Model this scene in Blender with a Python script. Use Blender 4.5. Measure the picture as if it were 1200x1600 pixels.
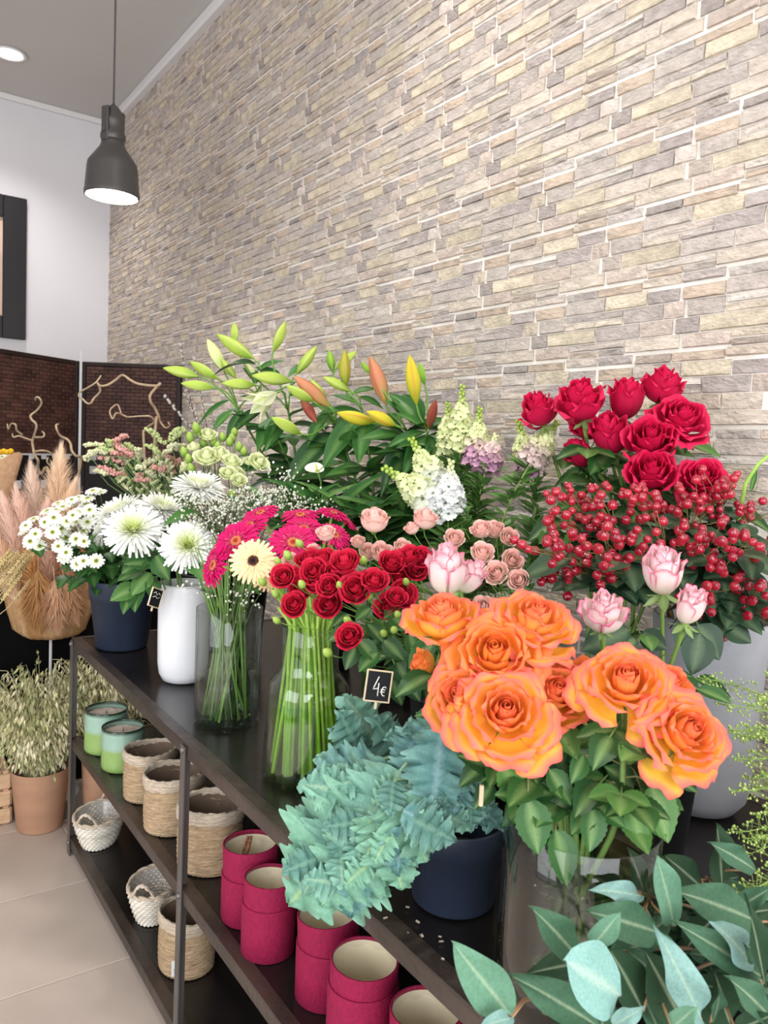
import bpy, math, random
import numpy as np
from mathutils import Vector as V, Matrix as M, noise as mnoise

sc = bpy.context.scene
for o in list(bpy.data.objects): bpy.data.objects.remove(o)
COL = sc.collection
rnd = random.Random(7)

# ------------------------------------------------------------------ camera
FPX = 1220.0
CAM = V((0, 0, 1.5))
YAW, PITCH, ROLL = map(math.radians, (35.0, -4.64, 2.72))
FW = V((math.sin(YAW)*math.cos(PITCH), math.cos(YAW)*math.cos(PITCH), math.sin(PITCH)))
_r = V((math.cos(YAW), -math.sin(YAW), 0)); _u = _r.cross(FW)
RT = _r*math.cos(ROLL) + _u*math.sin(ROLL)
UP = _u*math.cos(ROLL) - _r*math.sin(ROLL)
cd = bpy.data.cameras.new('camera'); cam = bpy.data.objects.new('camera', cd); COL.objects.link(cam)
cam.matrix_world = M((( RT.x, UP.x, -FW.x, CAM.x), (RT.y, UP.y, -FW.y, CAM.y), (RT.z, UP.z, -FW.z, CAM.z), (0, 0, 0, 1)))
cd.sensor_fit = 'VERTICAL'; cd.sensor_height = 32; cd.lens = FPX/1600*32; cd.clip_start = .05
cd.dof.use_dof = True; cd.dof.focus_distance = 1.7; cd.dof.aperture_fstop = 9.0
sc.camera = cam
sc.cycles.transparent_max_bounces = 32

# ------------------------------------------------------------------ light
sc.view_settings.view_transform = 'Standard'; sc.view_settings.look = 'None'
sc.view_settings.exposure = 0.22; sc.view_settings.gamma = 1.0; sc.view_settings.use_curve_mapping = False
w = bpy.data.worlds.new('world'); sc.world = w; w.use_nodes = True
w.node_tree.nodes['Background'].inputs[0].default_value = (.80, .88, 1, 1)
w.node_tree.nodes['Background'].inputs[1].default_value = 1.0
def area_light(name, loc, target, sx, sy, power, color=(1, 1, 1)):
    l = bpy.data.lights.new(name, 'AREA'); l.shape = 'RECTANGLE'; l.size = sx; l.size_y = sy; l.energy = power; l.color = color
    o = bpy.data.objects.new(name, l); COL.objects.link(o); o.location = loc
    o.rotation_euler = (V(target)-V(loc)).to_track_quat('-Z', 'Y').to_euler()
    return o
# daylight of the shop window behind the camera; an added fill light at left
area_light('window_daylight', (-.6, -2.5, 1.9), (-.2, 2, 1.3), 4.0, 2.7, 150, (.975, .985, 1))
area_light('left_fill_light', (-2.9, .6, 1.7), (1, 1.2, 1.1), 2.6, 2.6, 70, (.975, .985, 1))

# ------------------------------------------------------------------ pixel helpers (frame 1200 x 1600)
def ray(px, py): return FW + RT*((px-600)/FPX) - UP*((py-800)/FPX)
def U(px, py, d): return CAM + ray(px, py)*d
def onz(px, py, z): d = ray(px, py); return CAM + d*((z-CAM.z)/d.z)
def onx(px, py, x): d = ray(px, py); return CAM + d*(x/d.x)
def ony(px, py, y): d = ray(px, py); return CAM + d*(y/d.y)
def depth(p): return (V(p)-CAM).dot(FW)
def base_at(px, py, z, r):
    p = onz(px, py, z); h = V((p.x, p.y, 0)).normalized(); return p + h*r

# ------------------------------------------------------------------ colour and materials
def lin(c):
    return tuple((x/255/12.92 if x/255 <= .04045 else ((x/255+.055)/1.055)**2.4) for x in c)
def mix(a, b, t):
    t = 0 if t < 0 else 1 if t > 1 else t
    return tuple(a[i]*(1-t)+b[i]*t for i in range(3))
def sstep(a, b, x):
    t = min(1, max(0, (x-a)/(b-a))); return t*t*(3-2*t)
MATS = {}
def mat(name, color=None, rough=.5, spec=.5, metal=0, transl=0, noise=None, bump=None, emis=None, coat=0, objvar=0):
    """color None reads the mesh colour attribute Col; noise=(scale, amount, stretch) mottles it; bump=(scale, strength, stretch)"""
    m = bpy.data.materials.new(name); m.use_nodes = True; nt = m.node_tree; N = nt.nodes; L = nt.links
    bs = N['Principled BSDF']; out = N['Material Output']
    bs.inputs['Roughness'].default_value = rough; bs.inputs['Metallic'].default_value = metal
    bs.inputs['Specular IOR Level'].default_value = spec; bs.inputs['Coat Weight'].default_value = coat
    if color is None:
        a = N.new('ShaderNodeAttribute'); a.attribute_name = 'Col'; csock = a.outputs['Color']
    else:
        a = N.new('ShaderNodeRGB'); a.outputs[0].default_value = (*color, 1); csock = a.outputs[0]
    tc = N.new('ShaderNodeTexCoord')
    def ntex(scale, stretch, detail=4):
        mp = N.new('ShaderNodeMapping'); mp.inputs['Scale'].default_value = stretch or (1, 1, 1)
        L.new(tc.outputs['Object'], mp.inputs[0])
        n = N.new('ShaderNodeTexNoise'); n.inputs['Scale'].default_value = scale; n.inputs['Detail'].default_value = detail
        L.new(mp.outputs[0], n.inputs['Vector']); return n
    if noise:
        n = ntex(noise[0], noise[2] if len(noise) > 2 else None)
        mr = N.new('ShaderNodeMapRange'); mr.inputs[1].default_value = .3; mr.inputs[2].default_value = .7
        mr.inputs[3].default_value = 1-noise[1]; mr.inputs[4].default_value = 1+noise[1]
        L.new(n.outputs[0], mr.inputs[0])
        mx = N.new('ShaderNodeVectorMath'); mx.operation = 'SCALE'; L.new(csock, mx.inputs[0]); L.new(mr.outputs[0], mx.inputs['Scale'])
        csock = mx.outputs[0]
    if objvar:
        oi = N.new('ShaderNodeObjectInfo'); mr = N.new('ShaderNodeMapRange')
        mr.inputs[3].default_value = 1-objvar; mr.inputs[4].default_value = 1+objvar
        L.new(oi.outputs['Random'], mr.inputs[0])
        mx = N.new('ShaderNodeVectorMath'); mx.operation = 'SCALE'; L.new(csock, mx.inputs[0]); L.new(mr.outputs[0], mx.inputs['Scale'])
        csock = mx.outputs[0]
    L.new(csock, bs.inputs['Base Color'])
    if bump:
        n = ntex(bump[0], bump[2] if len(bump) > 2 else None)
        b = N.new('ShaderNodeBump'); b.inputs['Strength'].default_value = bump[1]; b.inputs['Distance'].default_value = .01
        L.new(n.outputs[0], b.inputs['Height']); L.new(b.outputs[0], bs.inputs['Normal'])
    if emis:
        bs.inputs['Emission Color'].default_value = (*emis[0], 1); bs.inputs['Emission Strength'].default_value = emis[1]
    if transl:
        t = N.new('ShaderNodeBsdfTranslucent'); L.new(csock, t.inputs[0])
        ms = N.new('ShaderNodeMixShader'); ms.inputs[0].default_value = transl
        L.new(bs.outputs[0], ms.inputs[1]); L.new(t.outputs[0], ms.inputs[2]); L.new(ms.outputs[0], out.inputs[0])
    MATS[name] = m
    return m
def glassmat(name, tint, refl=1.0, rough=.02):
    m = bpy.data.materials.new(name); m.use_nodes = True; nt = m.node_tree; N = nt.nodes; L = nt.links
    N.remove(N['Principled BSDF'])
    t = N.new('ShaderNodeBsdfTransparent'); t.inputs[0].default_value = (*tint, 1)
    g = N.new('ShaderNodeBsdfGlossy'); g.inputs['Roughness'].default_value = rough
    f = N.new('ShaderNodeLayerWeight'); f.inputs[0].default_value = .5
    pw = N.new('ShaderNodeMath'); pw.operation = 'POWER'; pw.inputs[1].default_value = 4.0; L.new(f.outputs['Facing'], pw.inputs[0])
    mu = N.new('ShaderNodeMath'); mu.operation = 'MULTIPLY_ADD'; mu.inputs[1].default_value = .6*refl; mu.inputs[2].default_value = .04*refl; mu.use_clamp = True
    L.new(pw.outputs[0], mu.inputs[0])
    x = N.new('ShaderNodeMixShader'); L.new(mu.outputs[0], x.inputs[0]); L.new(t.outputs[0], x.inputs[1]); L.new(g.outputs[0], x.inputs[2])
    L.new(x.outputs[0], N['Material Output'].inputs[0]); MATS[name] = m
    return m

mat('petal', rough=.55, spec=.25, transl=.22, noise=(30, .06))
mat('leaf', rough=.40, spec=.28, transl=.14, noise=(45, .14))
mat('waxy', rough=.6, spec=.24, transl=.10, noise=(28, .13))
mat('stem', rough=.5, spec=.35, noise=(60, .12))
mat('berry', rough=.16, spec=.6, noise=(20, .08), coat=.4)
mat('dry', rough=.85, spec=.1, transl=.15, noise=(40, .15))
mat('fluff', rough=.95, spec=.05, transl=.4)
mat('stone', rough=.82, spec=.2, noise=(26, .16, (1, 2.2, 1)), bump=(70, .55, (1, 1.8, 1)), objvar=.05)
mat('grout', lin((232, 226, 217)), .9, .1, noise=(60, .05))
mat('plaster', lin((226, 224, 228)), .85, .15, noise=(1.5, .03))
mat('ceilpaint', lin((206, 203, 200)), .9, .1, noise=(1.2, .02))
mat('trimwhite', lin((232, 230, 230)), .6, .3)
mat('floortile', lin((186, 171, 160)), .38, .4, noise=(2.2, .09), bump=(12, .06))
mat('floorgrout', lin((205, 196, 186)), .9, .1, noise=(30, .05))
mat('shelfmetal', lin((31, 27, 26)), .24, .5, noise=(5, .35, (3, .6, 1)), bump=(9, .05, (3, .5, 1)))
mat('railmetal', lin((74, 64, 58)), .38, .5, metal=.35, noise=(16, .35, (1, .35, 1)), bump=(40, .25))
mat('postmetal', lin((112, 107, 104)), .36, .5, metal=.55, noise=(18, .22, (1, 1, .3)), bump=(40, .15))
mat('navyplastic', lin((44, 53, 72)), .42, .4, noise=(6, .08))
mat('darkplastic', lin((22, 23, 27)), .45, .4, noise=(6, .1))
mat('whiteceramic', lin((236, 236, 240)), .18, .5, noise=(4, .02))
mat('concrete', lin((158, 158, 163)), .8, .2, noise=(9, .12), bump=(40, .12))
mat('kraft', lin((188, 146, 118)), .75, .2, noise=(6, .1, (1, 1, 3)), bump=(30, .1))
mat('jute', rough=.9, spec=.1, noise=(24, .22, (1, 1, 9)), bump=(34, .9, (1, 1, 9)))
mat('wicker', rough=.7, spec=.2, noise=(40, .15))
mat('redbox', lin((144, 27, 66)), .7, .2, noise=(180, .14, (1, 1, .4)), bump=(260, .3))
mat('cream', lin((238, 226, 196)), .55, .3, noise=(12, .05))
mat('blackboard', lin((32, 33, 36)), .7, .2, noise=(30, .1))
mat('palewood', lin((222, 200, 168)), .6, .3, noise=(20, .12, (1, 6, 1)))
mat('chalk', lin((238, 236, 230)), .9, .1)
mat('lampmetal', lin((82, 80, 79)), .40, .5, metal=.3, noise=(8, .05))
mat('cord', lin((84, 82, 84)), .6, .3)
mat('bulb', lin((255, 250, 240)), .5, .2, emis=((1, .96, .90), 14))
mat('screenwood', rough=.5, spec=.35, noise=(9, .35), objvar=.1)
mat('blackcloth', lin((12, 11, 12)), .9, .1, noise=(6, .2))
mat('pictureframe', lin((34, 32, 36)), .4, .4, noise=(5, .1))
mat('picture', lin((214, 184, 168)), .6, .3, noise=(3, .18))
mat('cratewood', lin((206, 172, 138)), .75, .2, noise=(14, .2, (1, 5, 5)))
mat('paper', lin((226, 226, 222)), .8, .2, noise=(40, .03))
mat('blackthread', lin((20, 18, 18)), .8, .2)
glassmat('glass', (.965, .985, .975), 1.35)
glassmat('water', (.93, .97, .92), .35)
glassmat('darkwater', (.72, .70, .54), .35)
glassmat('greenwater', (.80, .90, .62), .35)
glassmat('cellophane', (.97, .97, .97), 1.6, .12)
glassmat('greenglass', (.50, .78, .62), 1.0)
glassmat('windowglass', (.95, .97, .97), .6)

# ------------------------------------------------------------------ meshes
class MB:
    def __init__(s, flat=False): s.v = []; s.f = []; s.c = []; s.flat = flat
    def add(s, verts, faces, col):
        n = len(s.v); s.v += [tuple(p) for p in verts]; s.f += [tuple(i+n for i in f) for f in faces]
        if col and isinstance(col[0], (tuple, list)): s.c += list(col)
        else: s.c += [col or (1, 1, 1)]*len(verts)
    def grid(s, nu, nv, fn, close_v=False):
        """fn(u in 0..1, v in -1..1) -> (point, colour)"""
        vs = []; cs = []
        m = nv if close_v else nv+1
        for i in range(nu+1):
            for j in range(m):
                p, c = fn(i/nu, -1+2*j/nv); vs.append(p); cs.append(c)
        fs = []
        for i in range(nu):
            for j in range(nv):
                a = i*m+j; b = i*m+(j+1) % m
                fs.append((a, b, b+m, a+m))
        s.add(vs, fs, cs)
    def tube(s, pts, rad, n=6, col=(1, 1, 1), cap=True):
        pts = [V(p) for p in pts]; k = len(pts)
        rad = rad if isinstance(rad, (list, tuple)) else [rad]*k
        t0 = (pts[1]-pts[0]).normalized(); ref = V((0, 0, 1)) if abs(t0.z) < .9 else V((1, 0, 0))
        a = t0.cross(ref).normalized(); vs = []; cs = []
        for i, p in enumerate(pts):
            t = (pts[min(i+1, k-1)]-pts[max(i-1, 0)])
            t = t.normalized() if t.length > 1e-9 else t0
            a = (a-t*a.dot(t)); a = a.normalized() if a.length > 1e-6 else t.orthogonal().normalized()
            b = t.cross(a)
            c = col(i/(k-1)) if callable(col) else col
            for j in range(n):
                an = 2*math.pi*j/n
                vs.append(p+(a*math.cos(an)+b*math.sin(an))*rad[i]); cs.append(c)
        fs = [(i*n+j, i*n+(j+1) % n, (i+1)*n+(j+1) % n, (i+1)*n+j) for i in range(k-1) for j in range(n)]
        if cap:
            fs.append(tuple(range(n-1, -1, -1))); fs.append(tuple((k-1)*n+j for j in range(n)))
        s.add(vs, fs, cs)
    def lathe(s, prof, n=32, col=(1, 1, 1), wob=None):
        """prof: list of (r, z) ; closed in angle"""
        k = len(prof); vs = []; cs = []
        for i, (r, z) in enumerate(prof):
            for j in range(n):
                a = 2*math.pi*j/n
                rr, zz = (wob(r, z, a, i) if wob else (r, z))
                vs.append((rr*math.cos(a), rr*math.sin(a), zz)); cs.append(col(r, z, a) if callable(col) else col)
        fs = [(i*n+j, i*n+(j+1) % n, (i+1)*n+(j+1) % n, (i+1)*n+j) for i in range(k-1) for j in range(n)]
        s.add(vs, fs, cs)
    def box(s, c, d, col=(1, 1, 1), bev=0.0, mtx=None):
        cx, cy, cz = c; dx, dy, dz = d[0]/2, d[1]/2, d[2]/2
        if bev <= 0:
            vs = [(cx+sx*dx, cy+sy*dy, cz+sz*dz) for sz in (-1, 1) for sy in (-1, 1) for sx in (-1, 1)]
            fs = [(0, 2, 3, 1), (4, 5, 7, 6), (0, 1, 5, 4), (2, 6, 7, 3), (0, 4, 6, 2), (1, 3, 7, 5)]
        else:
            b = min(bev, dx*.9, dy*.9, dz*.9); vs = []; idx = {}
            for sx in (-1, 1):
                for sy in (-1, 1):
                    for sz in (-1, 1):
                        for ax in range(3):
                            p = [sx*(dx-b), sy*(dy-b), sz*(dz-b)]; p[ax] += (sx, sy, sz)[ax]*b
                            idx[(sx, sy, sz, ax)] = len(vs); vs.append((cx+p[0], cy+p[1], cz+p[2]))
            I = idx; fs = []
            for ax in range(3):
                o = [i for i in range(3) if i != ax]
                for s1 in (-1, 1):
                    q = []
                    for (a, bb) in ((-1, -1), (1, -1), (1, 1), (-1, 1)):
                        k = [0, 0, 0]; k[ax] = s1; k[o[0]] = a; k[o[1]] = bb; q.append(I[(*k, ax)])
                    if (s1 > 0) != (ax == 1): fs.append(tuple(q))
                    else: fs.append(tuple(q[::-1]))
            for ax in range(3):
                o = [i for i in range(3) if i != ax]
                for a in (-1, 1):
                    for bb in (-1, 1):
                        k1 = [0, 0, 0]; k1[o[0]] = a; k1[o[1]] = bb; k2 = list(k1); k1[ax] = -1; k2[ax] = 1
                        fs.append((I[(*k1, o[0])], I[(*k2, o[0])], I[(*k2, o[1])], I[(*k1, o[1])]))
            for sx in (-1, 1):
                for sy in (-1, 1):
                    for sz in (-1, 1): fs.append(tuple(I[(sx, sy, sz, a)] for a in range(3)))
        if mtx is not None: vs = [mtx @ V(p) for p in vs]
        s.add(vs, fs, col)
    def ball(s, c, r, n=8, m=5, col=(1, 1, 1), squash=(1, 1, 1)):
        vs = [(c[0], c[1], c[2]-r*squash[2])]
        for i in range(1, m):
            ph = math.pi*i/m
            for j in range(n):
                a = 2*math.pi*j/n
                vs.append((c[0]+r*squash[0]*math.sin(ph)*math.cos(a), c[1]+r*squash[1]*math.sin(ph)*math.sin(a), c[2]-r*squash[2]*math.cos(ph)))
        vs.append((c[0], c[1], c[2]+r*squash[2])); T = len(vs)-1
        fs = [(0, 1+(j+1) % n, 1+j) for j in range(n)]
        for i in range(m-2):
            for j in range(n):
                a = 1+i*n+j; b = 1+i*n+(j+1) % n; fs.append((a, b, b+n, a+n))
        fs += [(T, 1+(m-2)*n+j, 1+(m-2)*n+(j+1) % n) for j in range(n)]
        s.add(vs, fs, col)
    def put(s, other, mtx):
        s.add([mtx @ V(p) for p in other.v], other.f, other.c)
    def mesh(s, name, smooth=True):
        me = bpy.data.meshes.new(name); me.from_pydata(s.v, [], s.f)
        ca = me.color_attributes.new('Col', 'FLOAT_COLOR', 'POINT')
        arr = np.ones((len(s.v), 4), np.float32); arr[:, :3] = np.array(s.c, np.float32).reshape(-1, 3); ca.data.foreach_set('color', arr.ravel())
        if smooth and not s.flat: me.polygons.foreach_set('use_smooth', [True]*len(me.polygons))
        me.update(); return me

WM = {}
def thing(name, label, cat, loc=(0, 0, 0), group=None):
    o = bpy.data.objects.new(name, None); COL.objects.link(o); o.location = loc; o.empty_display_size = .02
    o['label'] = label; o['category'] = cat
    if group: o['group'] = group
    WM[o] = M.Translation(loc); return o
def part(name, me, mt, parent=None, mw=None, stuff=False, label=None):
    """link a mesh as an object whose world matrix is mw, under parent"""
    if isinstance(me, MB): me = me.mesh(name)
    if mt and not me.materials: me.materials.append(MATS[mt])
    o = bpy.data.objects.new(name, me); COL.objects.link(o); mw = mw if mw is not None else M.Identity(4)
    if parent is not None:
        o.parent = parent; o.matrix_local = WM[parent].inverted() @ mw
    else: o.matrix_world = mw
    WM[o] = mw.copy()
    if stuff: o['kind'] = 'stuff'
    if label: o['label'] = label
    return o
def struct(name, me, mt, mw=None):
    o = part(name, me, mt, None, mw); o['kind'] = 'structure'; return o
def solo(name, me, mt, label, cat, mw=None, group=None, stuff=False):
    o = part(name, me, mt, None, mw, stuff); o['label'] = label; o['category'] = cat
    if group: o['group'] = group
    return o
def fr(origin, z=None, y=None, spin=0, s=1):
    """frame with Z along z (or Y along y with Z near z)"""
    if y is None:
        Z = V(z).normalized(); X = Z.cross(V((.3, .9, .31))).normalized(); Y = Z.cross(X)
    else:
        Y = V(y).normalized(); Z = V(z); Z = (Z-Y*Z.dot(Y)); Z = Z.normalized() if Z.length > 1e-5 else Y.orthogonal().normalized(); X = Y.cross(Z)
    s = s if isinstance(s, (tuple, list)) else (s, s, s)
    m = M(((X.x, Y.x, Z.x, 0), (X.y, Y.y, Z.y, 0), (X.z, Y.z, Z.z, 0), (0, 0, 0, 1)))
    return M.Translation(origin) @ m @ M.Rotation(spin, 4, 'Z') @ M.Diagonal((*s, 1))
def bez(p0, p1, p2, p3, n):
    out = []
    for i in range(n+1):
        t = i/n; a = 1-t
        out.append(p0*(a**3)+p1*(3*a*a*t)+p2*(3*a*t*t)+p3*(t**3))
    return out
def face(a, b, c=0, p=None):
    """direction: a towards the camera, b up, c to the right"""
    tc = (CAM-V(p)).normalized() if p is not None else -FW
    return (tc*a+V((0, 0, 1))*b+RT*c).normalized()
# ================================================================== the room
WX, WY, HZ = 1.68, 6.12, 3.80
X0, Y0 = -3.0, -2.6
def slab(name, mt, lo, hi):
    b = MB(True); b.box([(lo[i]+hi[i])/2 for i in range(3)], [hi[i]-lo[i] for i in range(3)]); return struct(name, b, mt)
floor = slab('floor', 'floorgrout', (X0, Y0, -.06), (WX, WY, -.004))
TLX, TLY = .94, .468
ft = MB(True); ft.box((0, 0, -.004), (TLX-.005, TLY-.005, .008), bev=.0015); ftm = ft.mesh('floor_tile')
for i in range(-3, 3):
    for j in range(-4, 9):
        cx, cy = .69+(i-.5)*TLX+TLX*0, 2.143+(j+.5)*TLY
        if cx+TLX/2 > WX+.02 or cx-TLX/2 < X0 or cy+TLY/2 > WY: continue
        part('floor_tile', ftm, 'floortile', floor, M.Translation((cx, cy, 0)))
slab('ceiling', 'ceilpaint', (X0, Y0, HZ), (WX+.1, WY+.1, HZ+.08))
slab('wall_back', 'plaster', (X0, WY, 0), (WX+.1, WY+.1, HZ))
b = MB(True)
for (y0_, y1_, z0_, z1_) in ((Y0, -.75, 0, HZ), (-.75, 1.95, 3.05, HZ), (1.95, WY, 0, HZ)): b.box((X0-.05, (y0_+y1_)/2, (z0_+z1_)/2), (.1, y1_-y0_, z1_-z0_))
struct('wall_left', b, 'plaster')
b = MB(True)
for y_ in (-.71, .6, 1.91): b.box((X0-.05, y_, 1.525), (.08, .08, 3.05))
for z_ in (.05, 3.0): b.box((X0-.05, .6, z_), (.08, 2.54, .1))
added_door = struct('added_door_1', b, 'lampmetal')  # glazed opening added to the blank left wall to account for the fill light
for y_ in (-.055, 1.255): g = MB(True); g.box((X0-.05, y_, 1.525), (.008, 1.22, 2.85)); part('pane', g, 'windowglass', added_door)
g = MB(); g.tube([(X0+.04, .48, .9), (X0+.04, .48, 1.4)], .014, 10); part('door_handle', g, 'lampmetal', added_door)
# shop front: wall with a glazed opening behind the camera
b = MB(True)
b.box((-.66, Y0-.05, .2), (4.68, .1, .4)); b.box((-.66, Y0-.05, 3.55), (4.68, .1, .5))
b.box((-2.85, Y0-.05, 1.9), (.3, .1, 3.8)); b.box((1.53, Y0-.05, 1.9), (.3, .1, 3.8))
struct('wall_front', b, 'plaster')
win = part('window_1', (lambda m: (m.box((-.66, Y0-.05, .44), (4.1, .08, .08)), m.box((-.66, Y0-.05, 3.26), (4.1, .08, .08)),
      [m.box((x, Y0-.05, 1.85), (.08, .08, 2.9)) for x in (-2.66, -1.3, 0, 1.34)], m)[-1])(MB(True)), 'lampmetal'); win['kind'] = 'structure'
for x0 in (-2.62, -1.26, .04):
    g = MB(True); g.box((x0+.63, Y0-.05, 1.85), (1.26, .008, 2.7)); part('pane', g, 'windowglass', win)
# right wall: mortar bed, moulded stone tiles in half bond
wall_r = slab('wall_right', 'grout', (WX-.0085, Y0, 0), (WX+.1, WY, HZ))
TW, TH = .485, .184
SC = [lin(c) for c in ((208, 195, 180), (194, 183, 174), (184, 173, 168), (198, 180, 162), (210, 197, 175), (168, 158, 152), (216, 207, 198), (204, 188, 176))]
MH, BH = .156, .028      # main band and interlocking bump of one moulded tile (pitch TH = MH + BH)
TILE = [  # (x0, x1, y0, y1, colour) in tile length and main-band height; each course is shifted sideways so that tiles interlock
    (.24, .47, 1.0, 1.18, 5), (.47, .77, 1.0, 1.18, 3),
    (.0, .24, .76, 1.0, 3), (.24, .53, .76, 1.0, 1), (.53, .80, .76, 1.0, 4), (.80, 1, .76, 1.0, 2),
    (.0, .21, .50, .76, 1), (.21, .62, .63, .76, 6), (.21, .43, .50, .63, 0), (.43, .62, .50, .63, 1), (.62, .87, .50, .76, 2), (.87, 1, .50, .76, 7),
    (.0, .14, .25, .50, 5), (.14, .50, .25, .50, 4), (.50, .79, .25, .50, 1), (.79, 1, .25, .50, 0),
    (.0, .27, .0, .25, 7), (.27, .66, .12, .25, 0), (.27, .48, .0, .12, 3), (.48, .66, .0, .12, 1), (.66, 1, .0, .25, 0),
    (.26, .50, -.18, .0, 0), (.50, .74, -.18, .0, 2)]
def shift(y0): return .016 if .5 <= y0 < .76 else -.013 if .25 <= y0 < .5 else .008 if 0 <= y0 < .25 else 0
def stone_mesh(mb, x0, x1, y0, y1, hgt, col, rr, skew):
    nx, ny = 4, 2; bv = .0030; g = .0006
    x0 += g; x1 -= g; y0 += g; y1 -= g; vs = []; fs = []; cs = []
    tx, ty = rr.uniform(-.003, .003), rr.uniform(-.0015, .0025)
    for j in range(ny+1):
        for i in range(nx+1):
            u, v = i/nx, j/ny
            xx = x0+bv*.8+(x1-x0-2*bv*.8)*u + (skew*(v-.5) if i in (0, nx) else rr.uniform(-.003, .003)); yy = y0+bv+(y1-y0-2*bv)*v + (rr.uniform(-.0016, .0016))
            vs.append((xx, yy, hgt+tx*(u-.5)*2+ty*(v-.5)*2+rr.uniform(-.0016, .0016)))
            k = rr.uniform(.92, 1.07); cs.append(tuple(c*k for c in col))
    W = nx+1
    for j in range(ny):
        for i in range(nx): fs.append((j*W+i, j*W+i+1, (j+1)*W+i+1, (j+1)*W+i))
    ring = [i for i in range(W)]+[j*W+nx for j in range(1, ny+1)]+[ny*W+i for i in range(nx-1, -1, -1)]+[j*W for j in range(ny-1, 0, -1)]
    n0 = len(vs)
    for k in ring:
        x, y, z = vs[k]
        i, j = k % W, k//W
        vs.append((x0+skew*(j/ny-.5) if i == 0 else x1+skew*(j/ny-.5) if i == nx else x, y0 if j == 0 else y1 if j == ny else y, .001)); cs.append(tuple(c*.9 for c in col))
    m = len(ring)
    for k in range(m): fs.append((ring[k], n0+k, n0+(k+1) % m, ring[(k+1) % m]))
    mb.add(vs, fs, cs)
def tile_variant(seed):
    rr = random.Random(seed); stones = []; bed = MB(True); g = .0038
    for (x0, x1, y0, y1, ck) in TILE:
        col = SC[ck]
        if rr.random() < .35: col = mix(col, SC[rr.randrange(8)], .55)
        kk = rr.uniform(.92, 1.06); col = tuple(c*kk for c in col); sh = shift(y0)
        X_ = lambda x: -TW/2+sh+x*TW+(g if x in (0, .24, .26) and (x == 0 or y0 < 0 or y0 >= 1) else -g if x in (1, .77, .74) and (x == 1 or y0 < 0 or y0 >= 1) else 0)
        lo = y0*MH-MH/2; hi = y1*MH-MH/2; mid = .24 <= x0 and x1 <= .78
        if y0 < 0: lo += g
        elif y0 == 0 and not mid: lo += g
        if y1 > 1: hi -= g
        elif y1 == 1 and not (x0 >= .24 and x1 <= .80): hi -= g
        mb = MB(True); stone_mesh(mb, X_(x0), X_(x1), lo, hi, rr.uniform(.0118, .0150), col, rr, rr.uniform(-.007, .007) if 0 < x0 and x1 < 1 else 0); stones.append(mb)
        bed.box(((X_(x0)+X_(x1))/2, (lo+hi)/2, .004), (X_(x1)-X_(x0)-.003, hi-lo-.002, .0105), col=tuple(c*.8 for c in col))
    return stones, bed
variants = []
for sd in (3, 8, 21, 34, 55):
    st, bed = tile_variant(sd); whole = MB(True)
    for q in st: whole.put(q, M.Identity(4))
    bb_ = MB(True); bb_.v, bb_.f, bb_.c = list(bed.v), list(bed.f), list(bed.c); whole.put(bed, M.Identity(4))
    variants.append((bb_.mesh('wall_tile'), [q.mesh('stone') for q in st], whole.mesh('wall_tile')))
spots = []
row = 0
z = .56
while z-TH/2 < HZ-.07:
    off = (0 if row % 2 else TW/2)
    y = .55-2*TW+off-.1
    while y-TW/2 < WY-.02:
        c = V((WX, y, z)); d = depth(c)
        q = c-CAM; px, py = 600+FPX*q.dot(RT)/d, 800-FPX*q.dot(UP)/d
        spots.append((d, c, px, py)); y += TW
    z += TH; row += 1
vis = sorted([s for s in spots if -60 < s[2] < 1240 and -60 < s[3] < 640], key=lambda s: s[0])
near = set(id(s) for s in vis[:13])
WB = M(((0, 0, -1, 0), (-1, 0, 0, 0), (0, 1, 0, 0), (0, 0, 0, 1)))
for s in spots:
    if not (-150 < s[2] < 1350): continue
    bedm, stm, whole = variants[rnd.randrange(5)]
    mw = M.Translation(s[1]) @ WB
    if id(s) in near:
        t = part('wall_tile', bedm, 'stone', wall_r, mw)
        for q in stm: part('stone', q, 'stone', t, mw)
    else: part('wall_tile', whole, 'stone', wall_r, mw)
# crown trims
b = MB(True); b.box((WX-.03, (Y0+WY)/2, HZ-.03), (.06, WY-Y0, .06), bev=.012); struct('trim_1', b, 'trimwhite')
b = MB(True); b.box(((X0+WX)/2-.03, WY-.015, HZ-.02), (WX-X0-.06, .03, .04), bev=.008); struct('trim_2', b, 'trimwhite')

# ---- picture on the back wall
p1 = ony(40, 313, WY); p2 = ony(39, 532, WY)
ptop, pbot, pr = p1.z, p2.z, (p1.x+p2.x)/2
pic = thing('framed_picture', 'dark framed picture with a pale pink print on the white back wall', 'picture', (pr-.5, WY-.02, pbot))
b = MB(True); fw_ = .15
zc, hh = (ptop+pbot)/2, ptop-pbot
b.box((pr-fw_/2, WY-.02, zc), (fw_, .04, hh), bev=.004); b.box((pr-1.0+fw_/2, WY-.02, zc), (fw_, .04, hh), bev=.004)
b.box((pr-.5, WY-.02, ptop-fw_/2), (1-2*fw_, .04, fw_), bev=.004); b.box((pr-.5, WY-.02, pbot+fw_/2), (1-2*fw_, .04, fw_), bev=.004)
part('frame', b, 'pictureframe', pic)
b = MB(True); b.box((pr-.5, WY-.012, zc), (1-2*fw_, .01, hh-2*fw_)); part('print', b, 'picture', pic)

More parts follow.
